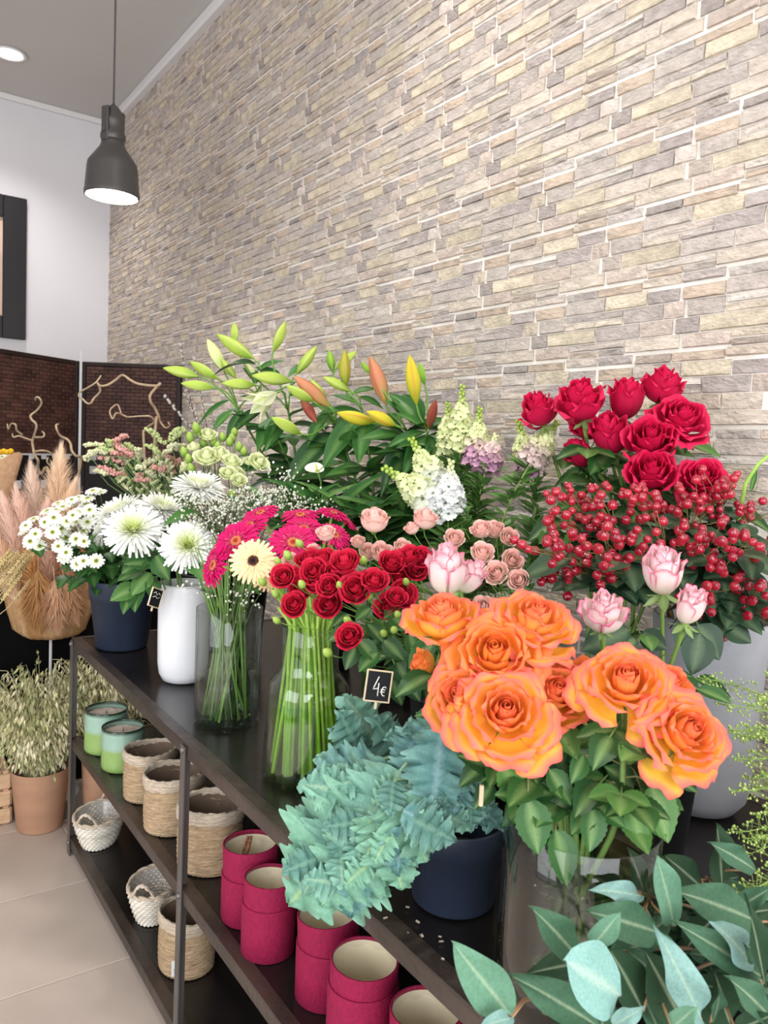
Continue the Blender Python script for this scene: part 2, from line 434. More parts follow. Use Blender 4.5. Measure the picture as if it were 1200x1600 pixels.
# ---- recessed ceiling lights
def downlight(x, y, label, power):
    t = thing('ceiling_light', label, 'ceiling light', (x, y, HZ), 'recessed ceiling lights')
    b = MB(); b.lathe([(.075, 0), (.095, -.004), (.1, -.010), (.098, -.014), (.078, -.012), (.072, -.004)], 28); part('rim', b, 'trimwhite', t, M.Translation((x, y, HZ)))
    b = MB(); b.lathe([(.0001, -.006), (.05, -.006), (.074, -.004)], 24); part('diffuser', b, 'bulb', t, M.Translation((x, y, HZ)))
    l = bpy.data.lights.new('downlight', 'SPOT'); l.energy = power; l.spot_size = math.radians(118); l.spot_blend = .8; l.shadow_soft_size = .07; l.color = (1, .965, .92)
    o = bpy.data.objects.new('downlight', l); COL.objects.link(o); o.location = (x, y, HZ-.03)
downlight(.87, 5.46, 'round recessed light glowing in the grey ceiling near the back wall', 60)
downlight(.95, 1.9, 'round recessed light in the ceiling above the stone wall', 75)
downlight(.55, .1, 'round recessed light in the ceiling above the camera', 60)
downlight(-1.0, 2.4, 'round recessed light in the middle of the ceiling', 60)

# ---- pendant lamp
PL = U(175, 300, 3.4); S = 3.4/FPX
pl = thing('pendant_lamp', 'dark grey industrial pendant lamp hanging lit in front of the stone wall', 'pendant lamp', (PL.x, PL.y, PL.z))
zt = PL.z
k = S
prof = [(41, -8), (42, -2), (41, 0), (38, 36), (37, 42), (33, 48), (20, 66), (17.5, 72), (17.5, 78)]
b = MB(); b.lathe([(r*k, zz*k) for r, zz in prof]+[((r-1.5)*k, zz*k) for r, zz in prof[::-1]], 40); part('shade', b, 'lampmetal', pl, M.Translation(PL))
b = MB(); b.lathe([(17*k, 76*k), (19*k, 80*k), (19*k, 86*k), (16*k, 90*k), (16*k, 100*k), (17*k, 104*k), (17*k, 108*k), (14*k, 112*k), (13*k, 120*k), (8*k, 127*k), (3*k, 131*k), (1*k, 134*k)], 24); so = part('socket', b, 'lampmetal', pl, M.Translation(PL))
b = MB(True)
side = (RT*-1).normalized()
side = (-FW-RT*.45); side.z = 0
for sg in (-1, 1):
    m = M.Translation(PL+V((0, 0, 98*k))) @ fr((0, 0, 0), z=(0, 0, 1), y=side) @ M.Translation((0, sg*17*k, 0))
    b.box((0, 0, 0), (13*k, 4*k, 50*k), bev=k, mtx=m)
    m = m @ M.Translation((0, sg*3*k, -10*k)); b.box((0, 0, 0), (6*k, 4*k, 6*k), bev=k, mtx=m)
m = M.Translation(PL+V((0, 0, 122*k))) @ fr((0, 0, 0), z=(0, 0, 1), y=side); b.box((0, 0, 0), (13*k, 36*k, 4*k), bev=k, mtx=m)
part('bracket', b, 'lampmetal', pl)
b = MB(); b.tube([PL+V((0, 0, 130*k)), V((PL.x, PL.y, HZ-.02))], .0042, 8); part('cable', b, 'cord', pl)
b = MB(); b.lathe([(.055, -.03), (.05, -.004), (.0001, 0)], 24); part('ceiling_rose', b, 'lampmetal', pl, M.Translation((PL.x, PL.y, HZ)))
b = MB(); b.lathe([(.0001, -7*k), (20*k, -6*k), (39*k, -3*k)], 32); part('diffuser', b, 'bulb', pl, M.Translation(PL))
l = bpy.data.lights.new('pendant_light', 'SPOT'); l.energy = 25; l.spot_size = math.radians(130); l.spot_blend = .6; l.shadow_soft_size = .09; l.color = (1, .96, .9)
o = bpy.data.objects.new('pendant_light', l); COL.objects.link(o); o.location = PL+V((0, 0, -.05))

# ---- woven folding screen
SZ = 1.93
def screen_panel(a, c, label, seed, lattice):
    """vertical panel from a (left foot) to c (right foot)"""
    a = V(a); c = V(c); w_ = (c-a).length; xd = (c-a).normalized(); nd = xd.cross(V((0, 0, 1)))
    mw = M(((xd.x, nd.x, 0, a.x), (xd.y, nd.y, 0, a.y), (xd.z, nd.z, 1, a.z), (0, 0, 0, 1)))   # local x along, y towards viewer side, z up
    t = thing('folding_screen', label, 'folding screen', tuple(a), 'dark woven screen')
    rr = random.Random(seed); dk = lin((76, 48, 41))
    b = MB(True)
    for x in (.012, w_-.012): b.box((x, 0, SZ/2), (.024, .03, SZ), col=lin((40, 28, 25)), bev=.003)
    b.box((w_/2, 0, SZ-.012), (w_-.048, .03, .024), col=lin((44, 30, 26)), bev=.003); b.box((w_/2, 0, .012), (w_-.048, .03, .024), col=dk)
    part('frame', b, 'screenwood', t, mw)
    b = MB(True); z0 = 1.38; zz = z0; r = 0
    while zz < SZ-.03:
        x = .026-(.03 if r % 2 else 0)
        while x < w_-.026:
            wd = .055; xa, xb = max(x, .025), min(x+wd, w_-.025)
            if xb-xa > .004:
                kk = rr.uniform(.7, 1.3); b.box(((xa+xb)/2, 0, zz+.0105), (xb-xa-.0015, .018+.003*rr.random(), .0202), col=tuple(q*kk for q in dk), bev=.002)
            x += wd
        zz += .021; r += 1
    part('weave', b, 'screenwood', t, mw, stuff=True)
    b = MB(True); b.box((w_/2, 0, (z0+SZ-.02)/2), (w_-.045, .008, SZ-.02-z0), col=lin((44, 28, 24))); part('backing', b, 'screenwood', t, mw)
    # lower lattice of wide black slats with square openings
    b = MB(True); pit, hole = .082, .046
    nz = int(z0/pit); nx = int((w_-.05)/pit)
    for j in range(nz+1):
        b.box((w_/2, 0, min(z0-.012, j*pit+.018)), (w_-.05, .012, pit-hole), col=lin((24, 18, 17)))
    part('rail', b, 'screenwood', t, mw)
    b = MB(True); px_ = (w_-.05)/max(1, nx)
    for i in range(nx+1):
        b.box((.025+i*px_, 0, z0/2), (px_-hole, .009, z0-.02), col=lin((24, 18, 17)))
    for i in range(nx):
        for j in range(nz):
            if rr.random() > lattice: b.box((.025+(i+.5)*px_, 0, j*pit+.018+pit/2), (hole+.004, .006, hole+.004), col=lin((20, 15, 14)))
    part('stile', b, 'screenwood', t, mw)
screen_panel((.60, 4.55, 0), (1.165, 4.90, 0), 'left leaf of the dark brown woven screen, beside the pampas', 1, .3)
screen_panel((1.195, 4.90, 0), (1.655, 4.50, 0), 'right leaf of the dark brown woven screen, by the stone wall', 2, .3)
b = MB(True); b.box((1.18, 4.895, 1.0), (.016, .016, 1.98), bev=.002); solo('screen_post', b, 'trimwhite', 'thin pale metal post between the two woven screen panels', 'post')

# ================================================================== the rack
RX0, RX1, RY0, RY1 = .665, 1.63, -.55, 2.83
ZT, ZM, ZB = .785, .425, .062
rack = thing('shelving_rack', 'long dark metal shelving rack with three tiers along the stone wall', 'shelf', ((RX0+RX1)/2, (RY0+RY1)/2, 0))
for zz, n in ((ZT, 'top'), (ZM, 'middle'), (ZB, 'bottom')):
    b = MB(True); b.box(((RX0+RX1)/2, (RY0+RY1)/2, zz-.006), (RX1-RX0-.05, RY1-RY0-.03, .012), bev=.002)
    part('shelf_board', b, 'shelfmetal', rack)
    b = MB(True)    # angle-iron rails: top flange and front face
    b.box((RX0+.016, (RY0+RY1)/2, zz-.001), (.032, RY1-RY0, .005), bev=.001); b.box((RX0+.002, (RY0+RY1)/2, zz-.0165), (.004, RY1-RY0, .029))
    part('front_rail', b, 'railmetal', rack)
    b = MB(True); b.box((RX1-.016, (RY0+RY1)/2, zz-.001), (.032, RY1-RY0, .005), bev=.001); b.box((RX1-.002, (RY0+RY1)/2, zz-.0165), (.004, RY1-RY0, .029)); part('back_rail', b, 'railmetal', rack)
    for yy in (RY0, RY1):
        b = MB(True); b.box(((RX0+RX1)/2, yy+(.012 if yy < 0 else -.012), zz-.0005), (RX1-RX0-.064, .024, .004)); b.box(((RX0+RX1)/2, yy, zz-.0165), (RX1-RX0-.01, .004, .029)); part('end_rail', b, 'railmetal', rack)
pb = MB(True); pb.box((-.0015, 0, .39), (.003, .028, .776)); pb.box((.011, .0125, .39), (.022, .003, .776)); pbm = pb.mesh('post')
bo = MB(); bo.lathe([(.0075, 0), (.0072, .004), (.005, .006), (.0001, .0062)], 10); bom = bo.mesh('bolt')
for yy in (RY1-.02, 1.725, .62, RY0+.02):
    for xx, sg in ((RX0-.002, 1), (RX1+.002, -1)):
        part('post', pbm, 'postmetal', rack, M.Translation((xx, yy, 0)) @ M.Rotation(0 if sg > 0 else math.pi, 4, 'Z'))
        for zz in (ZT-.017, ZM-.017, ZB-.017): part('bolt', bom, 'postmetal', rack, M.Translation((xx-sg*.003, yy, zz)) @ M.Rotation(-sg*math.pi/2, 4, 'Y'))
# dark cupboard back and cloth in the gap at the end of the rack
b = MB(True); b.box((1.0, 3.68, .46), (1.25, .5, .92), bev=.01)
cup = thing('low_cabinet', 'low black cabinet standing behind the far end of the rack', 'cabinet', (1.0, 3.68, 0)); part('body', b, 'blackcloth', cup)
b = MB(True); b.box((1.0, 3.68, .93), (1.28, .54, .025), bev=.004); part('top', b, 'blackcloth', cup)

# ================================================================== goods on the middle and bottom shelf
def px_r(p, px): return px*depth(p)/FPX
# green candles
for (px, py, lab) in ((165, 1183, 'green glass candle with teal rim, the farther of two on the rack'), (191, 1211, 'green glass candle with teal rim, the nearer of two on the rack')):
    p = onz(px, py, ZM); r = px_r(p, 33); p = base_at(px, py, ZM, r)
    t = thing('candle_jar', lab, 'candle', tuple(p), 'green candles')
    h = r*2.05; g1, g2 = lin((144, 178, 100)), lin((156, 190, 172))
    b = MB(); b.lathe([(.0001, .001), (r*.9, .001), (r*.98, .006), (r, .014)]+[(r, h*k_/20) for k_ in range(3, 20)]+[(r, h*.97), (r*.99, h), (r*.94, h), (r*.93, h*.97), (r*.93, h*.9)], 36,
              col=lambda rr_, zz, a: mix(mix(g1, g2, sstep(h*.50, h*.58, zz)), lin((30, 54, 36)), sstep(h*.92, h*.975, zz)))
    b2 = MB(); part('glass', b, None, t, M.Translation(p)).data.materials.append(MATS['berry'])
    b2.lathe([(.0001, h*.86), (r*.5, h*.86), (r*.93, h*.865)], 30, col=lin((222, 204, 190))); part('wax', b2, 'jute', t, M.Translation(p))
    b2 = MB(); b2.tube([(0, 0, h*.86), (.001, 0, h*.93)], .0012, 6); part('wick', b2, 'blackthread', t, M.Translation(p))
# jute baskets
def jute_basket(px, py, z, rpx, hpx, lab, seed, tag=False):
    p = onz(px, py, z); r = px_r(p, rpx); h = px_r(p, hpx); p = base_at(px, py, z, r)
    t = thing('jute_basket', lab, 'basket', tuple(p), 'jute rope baskets')
    c1, c2 = lin((196, 170, 138)), lin((214, 198, 178)); b = MB(); rr = random.Random(seed)
    n = 18
    prof = [(r*.55, .003), (r*.9, .003)]+[(r*(.955+.03*math.sin(math.pi*min(1, i/n*1.1)))+(.0018 if i % 2 else -.0005), .004+h*.80*i/n) for i in range(n+1)]
    prof += [(r*1.03, h*.80), (r*1.045, h*.86), (r*1.04, h*.96), (r*1.0, h), (r*.94, h*.985), (r*.92, h*.9)]
    def wob(q, zz, a, i):
        return q+.0012*math.sin(a*34+i*3.1)+.004*math.sin(a*2+seed), zz+(.0016*math.sin(a*17+i)+.003*math.sin(a*2+seed*2))*(1 if zz > h*.3 else 0)
    b.lathe([q for q in prof if q[1] <= h*.8+.005 and q[0] < r*1.02], 72, col=lambda q, zz, a: mix(c1, lin((168, 132, 96)), .5*(mnoise.noise((a*9, zz*160, seed))+.4)), wob=wob)
    part('rope_body', b, 'jute', t, M.Translation(p))
    b = MB(); b.lathe(prof[-6:], 72, col=lambda q, zz, a: mix(c2, lin((190, 166, 140)), .6*(mnoise.noise((a*14, zz*120, seed+5))+.3)), wob=wob)
    part('woven_rim', b, 'jute', t, M.Translation(p))
    b = MB()
    lp = [(r*.93, h*.93), (r*.86, h*.6), (r*.80, h*.12), (r*.5, h*.08), (.0001, h*.08)]
    b.lathe(lp, 40, col=lin((126, 108, 92)), wob=lambda q, zz, a, i: (q*(1+.02*math.sin(a*7+i)), zz+.002*math.sin(a*5+i*2)))
    part('plastic_liner', b, None, t, M.Translation(p)).data.materials.append(MATS['berry'])
    if tag:
        q = onz(px, py, z); side = face(1, 0, 0, q); side.z = 0; side.normalize()
        at = p+side*r*1.04+RT*-.022+V((0, 0, h*.30)); tg = MB(True); mm = fr(at, z=side, y=(0, 0, 1))
        tg.box((0, 0, .002), (.032, .052, .0015), mtx=mm); part('price_tag', tg, 'paper', t)
        tg = MB(True)
        for j, wd in ((.0, .016), (-.006, .02), (-.013, .018)): tg.box((0, j, .0032), (wd, .0022, .0006), mtx=mm)
        part('tag_print', tg, 'navyplastic', t)
        tg = MB(True); tg.box((0, .022, .0033), (.031, .008, .0006), col=lin((214, 170, 130)), mtx=mm); part('tag_band', tg, 'jute', t)
        tg = MB(); a0 = at+V((0, 0, .024))+side*.003; tg.tube([a0, a0+V((.003, 0, .03))+side*.002, a0+RT*-.001+V((0, 0, .072))], .0011, 5)
        tg.tube([a0, a0+RT*.012+V((0, 0, .02))+side*.002, a0+RT*.004+V((0, 0, .072))], .0011, 5); part('tag_string', tg, 'blackthread', t)
    return t
jute_basket(233, 1259, ZM, 40, 80, 'jute basket with plastic liner, next to the green candles', 1)
jute_basket(270, 1312, ZM, 45, 94, 'jute basket with plastic liner, middle of three, behind the rack post', 2)
jute_basket(326, 1376, ZM, 50, 106, 'jute basket with plastic liner, next to the dark red boxes', 3)
jute_basket(290, 1536, ZB, 45, 96, 'jute basket on the lowest tier with a paper tag on black string', 4, True)
# white wicker baskets
def wicker_basket(px, py, rpx, hpx, lab, seed, hang, oval=1.25):
    p = onz(px, py, ZB); r = px_r(p, rpx); h = px_r(p, hpx); p = base_at(px, py, ZB, r*.8)
    t = thing('wicker_basket', lab, 'basket', tuple(p), 'white wicker baskets')
    mw = M.Translation(p) @ M.Rotation(hang, 4, 'Z') @ M.Diagonal((oval, .95, 1, 1))
    c1 = lin((236, 228, 214)); rr = random.Random(seed); b = MB(); ns = 26; rows = 12
    for i in range(rows):     # woven strands going in and out of the stakes
        zz = h*(.06+.86*i/(rows-1)); rad = r*(.62+.38*(i/(rows-1))**.8); pts = []
        for j in range(ns*2+1):
            a = math.pi*j/ns
            pts.append(((rad+(.0024 if (j+i) % 2 else -.0024))*math.cos(a), (rad+(.0024 if (j+i) % 2 else -.0024))*math.sin(a), zz))
        kk = rr.uniform(.85, 1.05); b.tube(pts, h*.046, 5, col=tuple(c*kk for c in c1), cap=False)
    part('weave', b, 'wicker', t, mw, stuff=True)
    b = MB()
    for j in range(ns):
        a = 2*math.pi*j/ns; b.tube([(r*.60*math.cos(a), r*.60*math.sin(a), .004), (r*.82*math.cos(a), r*.82*math.sin(a), h*.5), (r*1.0*math.cos(a), r*1.0*math.sin(a), h*.98)], .0022, 5, col=lin((205, 190, 168)))
    part('stakes', b, 'wicker', t, mw)
    b = MB(); b.lathe([(r*.0001, .004), (r*.64, .004)], 24, col=lin((196, 180, 160))); part('base', b, 'wicker', t, mw)
    b = MB()
    for q in range(2): b.tube([((r*1.0+.003*math.sin(7*a+q*3))*math.cos(a), (r*1.0+.003*math.sin(7*a+q*3))*math.sin(a), h*(.98+.03*math.cos(7*a+q*3))) for a in [math.pi*j/30 for j in range(61)]], .0048, 6, col=lin((206, 190, 170)), cap=False)
    part('rim', b, 'wicker', t, mw)
    b = MB(); b.lathe([(r*.95, h*.96), (r*.74, h*.3), (r*.6, h*.1), (.0001, h*.09)], 30, col=lin((186, 180, 174)), wob=lambda q, zz, a, i: (q*(1+.02*math.sin(a*9+i)), zz+.002*math.sin(a*6)))
    part('plastic_liner', b, None, t, mw).data.materials.append(MATS['berry'])
    for sg in (-1, 1):
        b = MB()
        for q in range(2):
            pts = []
            for j in range(15):
                s_ = j/14; a = (s_-.5)*1.0
                pts.append((sg*(r*1.0*math.cos(a)+.008*math.sin(math.pi*s_)+.003*math.sin(s_*18+q*3.1)), r*1.0*math.sin(a), h*.98+h*.42*math.sin(math.pi*s_)+.003*math.cos(s_*18+q*3.1)))
            b.tube(pts, .0038, 6, col=lin((212, 196, 178)))
        part('handle', b, 'wicker', t, mw)
wicker_basket(155, 1331, 38, 50, 'small white wicker basket alone at the far end of the bottom tier', 5, .9)
wicker_basket(240, 1449, 40, 58, 'small white wicker basket beside the tagged jute basket', 6, .9)
# dark red round boxes
for i, (px, py, rx, hp, lift, lab) in enumerate((
        (388, 1456, 46, 122, .62, 'dark red round gift box next to the jute basket, farthest of its row'),
        (417, 1510, 44, 122, .70, 'dark red round gift box, second in the row, tipped grey leaves above it'),
        (508, 1588, 52, 140, .66, 'dark red round gift box, third in the row, lid ring set on it'),
        (560, 1690, 58, 165, .78, 'dark red round gift box, fourth in the row, at the lower photo edge'),
        (655, 1790, 62, 180, .75, 'dark red round gift box, nearest of the row, only its rim showing'))):
    p = onz(px, py, ZM); r = px_r(p, rx); h = px_r(p, hp); p = base_at(px, py, ZM, r)
    t = thing('gift_box', lab, 'gift box', tuple(p), 'dark red gift boxes')
    b = MB(); zc = h*lift
    b.lathe([(.0001, .001), (r*.93, .001), (r*.985, .003), (r*.995, h*.4), (r*1.0, zc-.003), (r*.995, zc), (r*.95, zc), (r*.95, zc-.02)], 56); part('box_body', b, 'redbox', t, M.Translation(p))
    lean = M.Translation(p+V((0, 0, zc))) @ M.Rotation(rnd.uniform(-.05, .05), 4, 'X') @ M.Rotation(rnd.uniform(-.05, .05), 4, 'Y')
    b = MB(); hl = h-zc; b.lathe([(r*.945, -.015), (r*.95, 0), (r*.955, hl*.97), (r*.945, hl), (r*.905, hl), (r*.895, hl*.96), (r*.89, hl*.85)], 56); part('rim_ring', b, 'redbox', t, lean)
    b = MB(); b.lathe([(r*.895, hl*.88), (r*.89, hl*.2), (r*.88, -h*.25), (.0001, -h*.25)], 48, wob=lambda q, zz, a, k: (q, zz)); part('cream_lining', b, 'cream', t, lean)
    b = MB(); rr = random.Random(i)
    b.grid(4, 40, lambda u, v: ((lambda a: ((r*(.89-.05*u+.012*math.sin(a*13+u*5)*u))*math.cos(a), (r*(.89-.05*u+.012*math.sin(a*11+u*4)*u))*math.sin(a), hl*(.97-.35*u)+.004*math.sin(a*9)*u))(math.pi*v), (1, 1, 1)))
    part('cellophane', b, 'cellophane', t, lean)
    if i == 0:
        b = MB(); rib = [V((.012, r*.35, hl*1.0)), V((-.002, r*.1, hl*.7)), V((-.012, r*.2, hl*.3)), V((-.004, r*.45, hl*.5)), V((.01, r*.5, hl*.95))]
        b.tube(rib, .0035, 6, col=lin((176, 120, 92))); part('ribbon', b, 'jute', t, lean)
# ================================================================== vases and pots on the top shelf
VS = {}
def vase(key, c, h, rm, rb, depth_in=None):
    VS[key] = dict(c=V((c[0], c[1], ZT)), h=h, rm=rm, rb=rb, clear=depth_in is None, din=depth_in if depth_in is not None else h-.02)
def bucket(key, c, h, rm, rb, mt, name, lab, cat='bucket', band=True, group=None, din=.12):
    vase(key, c, h, rm, rb, din); p = V((c[0], c[1], ZT))
    t = thing(name, lab, cat, tuple(p), group)
    prof = [(.0001, .002), (rb*.93, .002), (rb, .007)]
    if band: prof += [(rb+(rm-rb)*.74, h*.72), (rb+(rm-rb)*.74+.0035, h*.725), (rm, h*.985), (rm, h)]
    else: prof += [(rm, h*.96), (rm+.004, h*.965), (rm+.004, h)]
    prof += [(rm-.004, h), (rm-.006, h*.95), (rb-.004, h*.3)]
    b = MB(); b.lathe(prof, 48); part('pot_wall', b, mt, t, M.Translation(p))
    b = MB(); b.lathe([(.0001, h*.55), (rb+(rm-rb)*.5, h*.55)], 30, col=lin((20, 20, 18))); part('filling', b, 'jute', t, M.Translation(p))
    return t
p = base_at(190, 1020, ZT, .082); bucket('blue', p, .235, .112, .084, 'navyplastic', 'flower_bucket', 'dark navy plastic bucket at the far end of the top shelf')
p = base_at(705, 1443, ZT, .068); NP = p
bucket('pot', p, .137, .076, .066, 'navyplastic', 'plant_pot', 'navy plastic plant pot holding the blue-green lobed foliage', 'plant pot', din=.05)
# tall white vase
p = base_at(285, 1075, ZT, .072); h, r = .295, .074; vase('white', p, h, r*1.0, r*.9, .16)
t = thing('ceramic_vase', 'tall glossy white ceramic vase with a rounded foot', 'vase', tuple(p))
b = MB(); b.lathe([(.0001, .001), (r*.55, .001), (r*.8, .008), (r*.94, .028), (r, .06), (r*1.02, h*.5), (r*1.03, h*.97), (r*1.02, h), (r*.96, h), (r*.94, h*.96), (r*.92, h*.4)], 48); part('vase_wall', b, 'whiteceramic', t, M.Translation(p))
b = MB(); b.lathe([(.0001, h*.5), (r*.93, h*.5)], 30, col=lin((20, 20, 18))); part('filling', b, 'jute', t, M.Translation(p))
# grey stone-look vase
p = base_at(1085, 1287, ZT, .085); h = .405; vase('grey', p, h, .112, .09, .2); GP = p
t = thing('concrete_vase', 'large pale grey concrete vase holding the red berry branches', 'vase', tuple(p))
b = MB(); b.lathe([(.0001, .001), (.045, .001), (.075, .010), (.094, .035), (.1, .07), (.101, .12), (.104, .2), (.113, h*.97), (.114, h), (.106, h), (.103, h*.95), (.094, .2)], 56); part('vase_wall', b, 'concrete', t, M.Translation(p))
b = MB(); b.lathe([(.0001, h*.6), (.097, h*.6)], 30, col=lin((20, 20, 18))); part('filling', b, 'jute', t, M.Translation(p))
# clear glass vases
def glass_vase(key, p, prof, wl, lab, wr, wm='water'):
    """prof: outer (r, z) from foot to rim"""
    h = prof[-1][1]; vase(key, p, h, prof[-1][0]*.9, prof[0][0]*.8)
    t = thing('glass_vase', lab, 'vase', tuple(p), 'clear glass vases'); mw = M.Translation(p)
    b = MB(); th = .0035
    b.lathe([(.0001, .0005), (prof[0][0]*.95, .0005)]+prof+[(prof[-1][0]-th*.5, h+.0015)]+[(r-th, max(z, .016)) for r, z in prof[::-1]]+[(.0001, .014)], 56); part('glass_wall', b, 'glass', t, mw)
    wp = [(r-th-.0008, max(z, .0165)) for r, z in prof if z < wl]+[(wr, wl)]
    b = MB(); b.lathe([(.0001, .0165)]+wp+[(wr*.6, wl-.0006), (.0001, wl-.0008)], 48); part('water', b, wm, t, mw)
p = base_at(353, 1147, ZT, .083); R_ = .083
glass_vase('cyl', p, [(R_*.97, .002), (R_, .008), (R_*1.0, .1), (R_*1.0, .2), (R_*1.0, .298)], .125, 'straight clear glass cylinder vase, half full of water, by the white vase', R_-.004)
p = base_at(476, 1241, ZT, .09); R_ = .092
glass_vase('bottle', p, [(R_*.96, .002), (R_*1.02, .012), (R_*1.02, .03), (R_*.98, .12), (R_*.95, .19), (R_*.92, .207), (R_*.80, .222), (R_*.70, .232), (R_*.67, .25), (R_*.67, .29), (R_*.69, .33)], .165, 'shouldered clear glass vase packed with smooth green stems', R_*.95, 'greenwater')
p = onz(880, 1612, ZT); OP = V((.765, .625, ZT)); R_ = .097
glass_vase('orange', OP, [(R_*.97, .002), (R_, .008), (R_, .1), (R_, .2), (R_, .262)], .205, 'wide clear glass vase of dark water under the orange roses', R_-.004, 'darkwater')
# buckets hidden among the flowers
def xy(px, X): q = onx(px, 800, X); return V((q.x, q.y, ZT))
for key, c, lab in (('b_red', xy(985, 1.40), 'dark bucket behind the berry branches holding the crimson roses'),
                    ('b_pink', V((1.12, .80, ZT)), 'dark bucket behind the orange roses holding the pink and white roses'),
                    ('b_spray', V((1.02, 1.17, ZT)), 'dark bucket behind the price tag holding small red spray roses'),
                    ('b_peach', V((1.24, 1.20, ZT)), 'dark bucket under the peach spray roses'),
                    ('b_snap', V((1.42, 1.52, ZT)), 'dark bucket under the snapdragons by the wall'),
                    ('b_lilyr', V((1.38, 1.84, ZT)), 'dark bucket holding the lilies with pinkish buds'),
                    ('b_lilyl', V((1.30, 2.14, ZT)), 'dark bucket holding the lilies with lime green buds'),
                    ('b_lisi', V((1.08, 2.36, ZT)), 'dark bucket holding the pale lisianthus'),
                    ('b_stat', V((1.10, 2.66, ZT)), 'dark bucket holding the pink and cream statice'),
                    ('b_euc', V((1.06, .36, ZT)), 'dark bucket under the eucalyptus at the near end')):
    if key == 'b_euc': bucket(key, c, .10, .10, .09, 'darkplastic', 'flower_bucket', lab, 'bucket', False, 'dark flower buckets', .06)
    else: bucket(key, c, .235, .095, .075, 'darkplastic', 'flower_bucket', lab, 'bucket', False, 'dark flower buckets')

# ================================================================== plant building blocks
G = lambda *c: lin(c)
def leaf_mesh(name, W, c1, c2, fold=.12, droop=.12, serr=0, wave=0, shape='ovate', nu=10, nv=4, tip=None, seed=0, vein=.35):
    """unit leaf along +Y, face up +Z; c1 blade, c2 midrib"""
    sh = {'ovate': lambda u: math.sin(math.pi*u**.72)**.85, 'lance': lambda u: math.sin(math.pi*u**.8)**1.05,
          'round': lambda u: math.sin(math.pi*u**.9)**.6, 'strap': lambda u: min(1, u*5)**.6*(1-u**3.2)**.8}[shape]
    def fn(u, v):
        w_ = W*sh(min(.9999, max(1e-4, u)))
        if serr: w_ *= 1+serr*(1 if int(u*nu) % 2 else -1)*abs(v)
        x = v*w_; y = u+.02*abs(v)*math.sin(math.pi*u)
        z = fold*abs(v)*w_*2 - droop*(u**2) + wave*math.sin(u*9+v*2+seed)*abs(v)
        c = mix(c2, c1, sstep(0, vein, abs(v)))
        if tip: c = mix(c, tip, sstep(.75, 1, u))
        return (x, y, z), c
    b = MB(); b.grid(nu, nv, fn); return b
LM = {}
def reg_leaf(key, mt, **k): k['name'] = key; LM[key] = (leaf_mesh(**k).mesh('leaf'), mt)
for i, (cc, dr) in enumerate(((G(52, 94, 46), .10), (G(38, 74, 38), .22), (G(80, 122, 60), .05))):
    reg_leaf(f'rose{i}', 'leaf', name='', W=.32, c1=cc, c2=mix(cc, G(150, 180, 110), .45), fold=.14, droop=dr, serr=.05, nu=16, nv=4)
for i, (cc, dr) in enumerate(((G(50, 98, 42), .25), (G(62, 112, 50), .12), (G(36, 74, 36), .45))):
    reg_leaf(f'lily{i}', 'leaf', name='', W=.10, c1=cc, c2=mix(cc, G(130, 170, 90), .4), fold=.3, droop=dr, shape='lance', nu=12, nv=4)
for i, cc in enumerate((G(58, 84, 60), G(44, 70, 50))):
    reg_leaf(f'hyp{i}', 'leaf', name='', W=.30, c1=cc, c2=mix(cc, G(130, 150, 110), .4), fold=.1, droop=.18, nu=8, nv=4)
for i, (cc, dr, wv) in enumerate(((G(100, 142, 116), .10, .03), (G(68, 103, 78), .25, .05), (G(42, 68, 46), .05, .03), (G(128, 164, 156), .18, .06))):
    reg_leaf(f'euc{i}', 'waxy', name='', W=.19, c1=cc, c2=mix(cc, G(190, 206, 170), .42), fold=.10, droop=dr, wave=wv, shape='ovate', nu=16, nv=14, seed=i, vein=.15)
reg_leaf('eucround', 'waxy', name='', W=.42, c1=G(134, 176, 168), c2=G(170, 198, 182), fold=.06, droop=.12, wave=.03, shape='round', nu=12, nv=8, vein=.2)
for i, cc in enumerate((G(48, 92, 44), G(76, 128, 58))):
    reg_leaf(f'mum{i}', 'leaf', name='', W=.34, c1=cc, c2=mix(cc, G(120, 160, 90), .4), fold=.1, droop=.3, serr=.16, nu=14, nv=4, shape='ovate')
reg_leaf('grass', 'leaf', name='', W=.05, c1=G(58, 104, 48), c2=G(110, 150, 80), fold=.2, droop=.3, shape='strap', nu=10, nv=2)
reg_leaf('sepal', 'leaf', name='', W=.22, c1=G(122, 150, 88), c2=G(150, 176, 112), fold=.1, droop=-.35, shape='lance', nu=6, nv=2)
reg_leaf('snap', 'leaf', name='', W=.11, c1=G(78, 122, 56), c2=G(110, 150, 80), fold=.2, droop=.1, shape='lance', nu=5, nv=2)

def leaf(parent, key, base, tip, nz, name='leaf', wscale=1.0):
    base = V(base); tip = V(tip); d = tip-base; L_ = d.length
    me, mt = LM[key]
    return part(name, me, mt, parent, fr(base, z=nz, y=d, s=(L_*wscale, L_, L_)))
def rleaf(parent, key, base, direc, L_, nz=None, ws=1.0):
    d = V(direc).normalized(); return leaf(parent, key, base, V(base)+d*L_, nz if nz is not None else V((0, 0, 1))-FW*.5, 'leaf', ws)

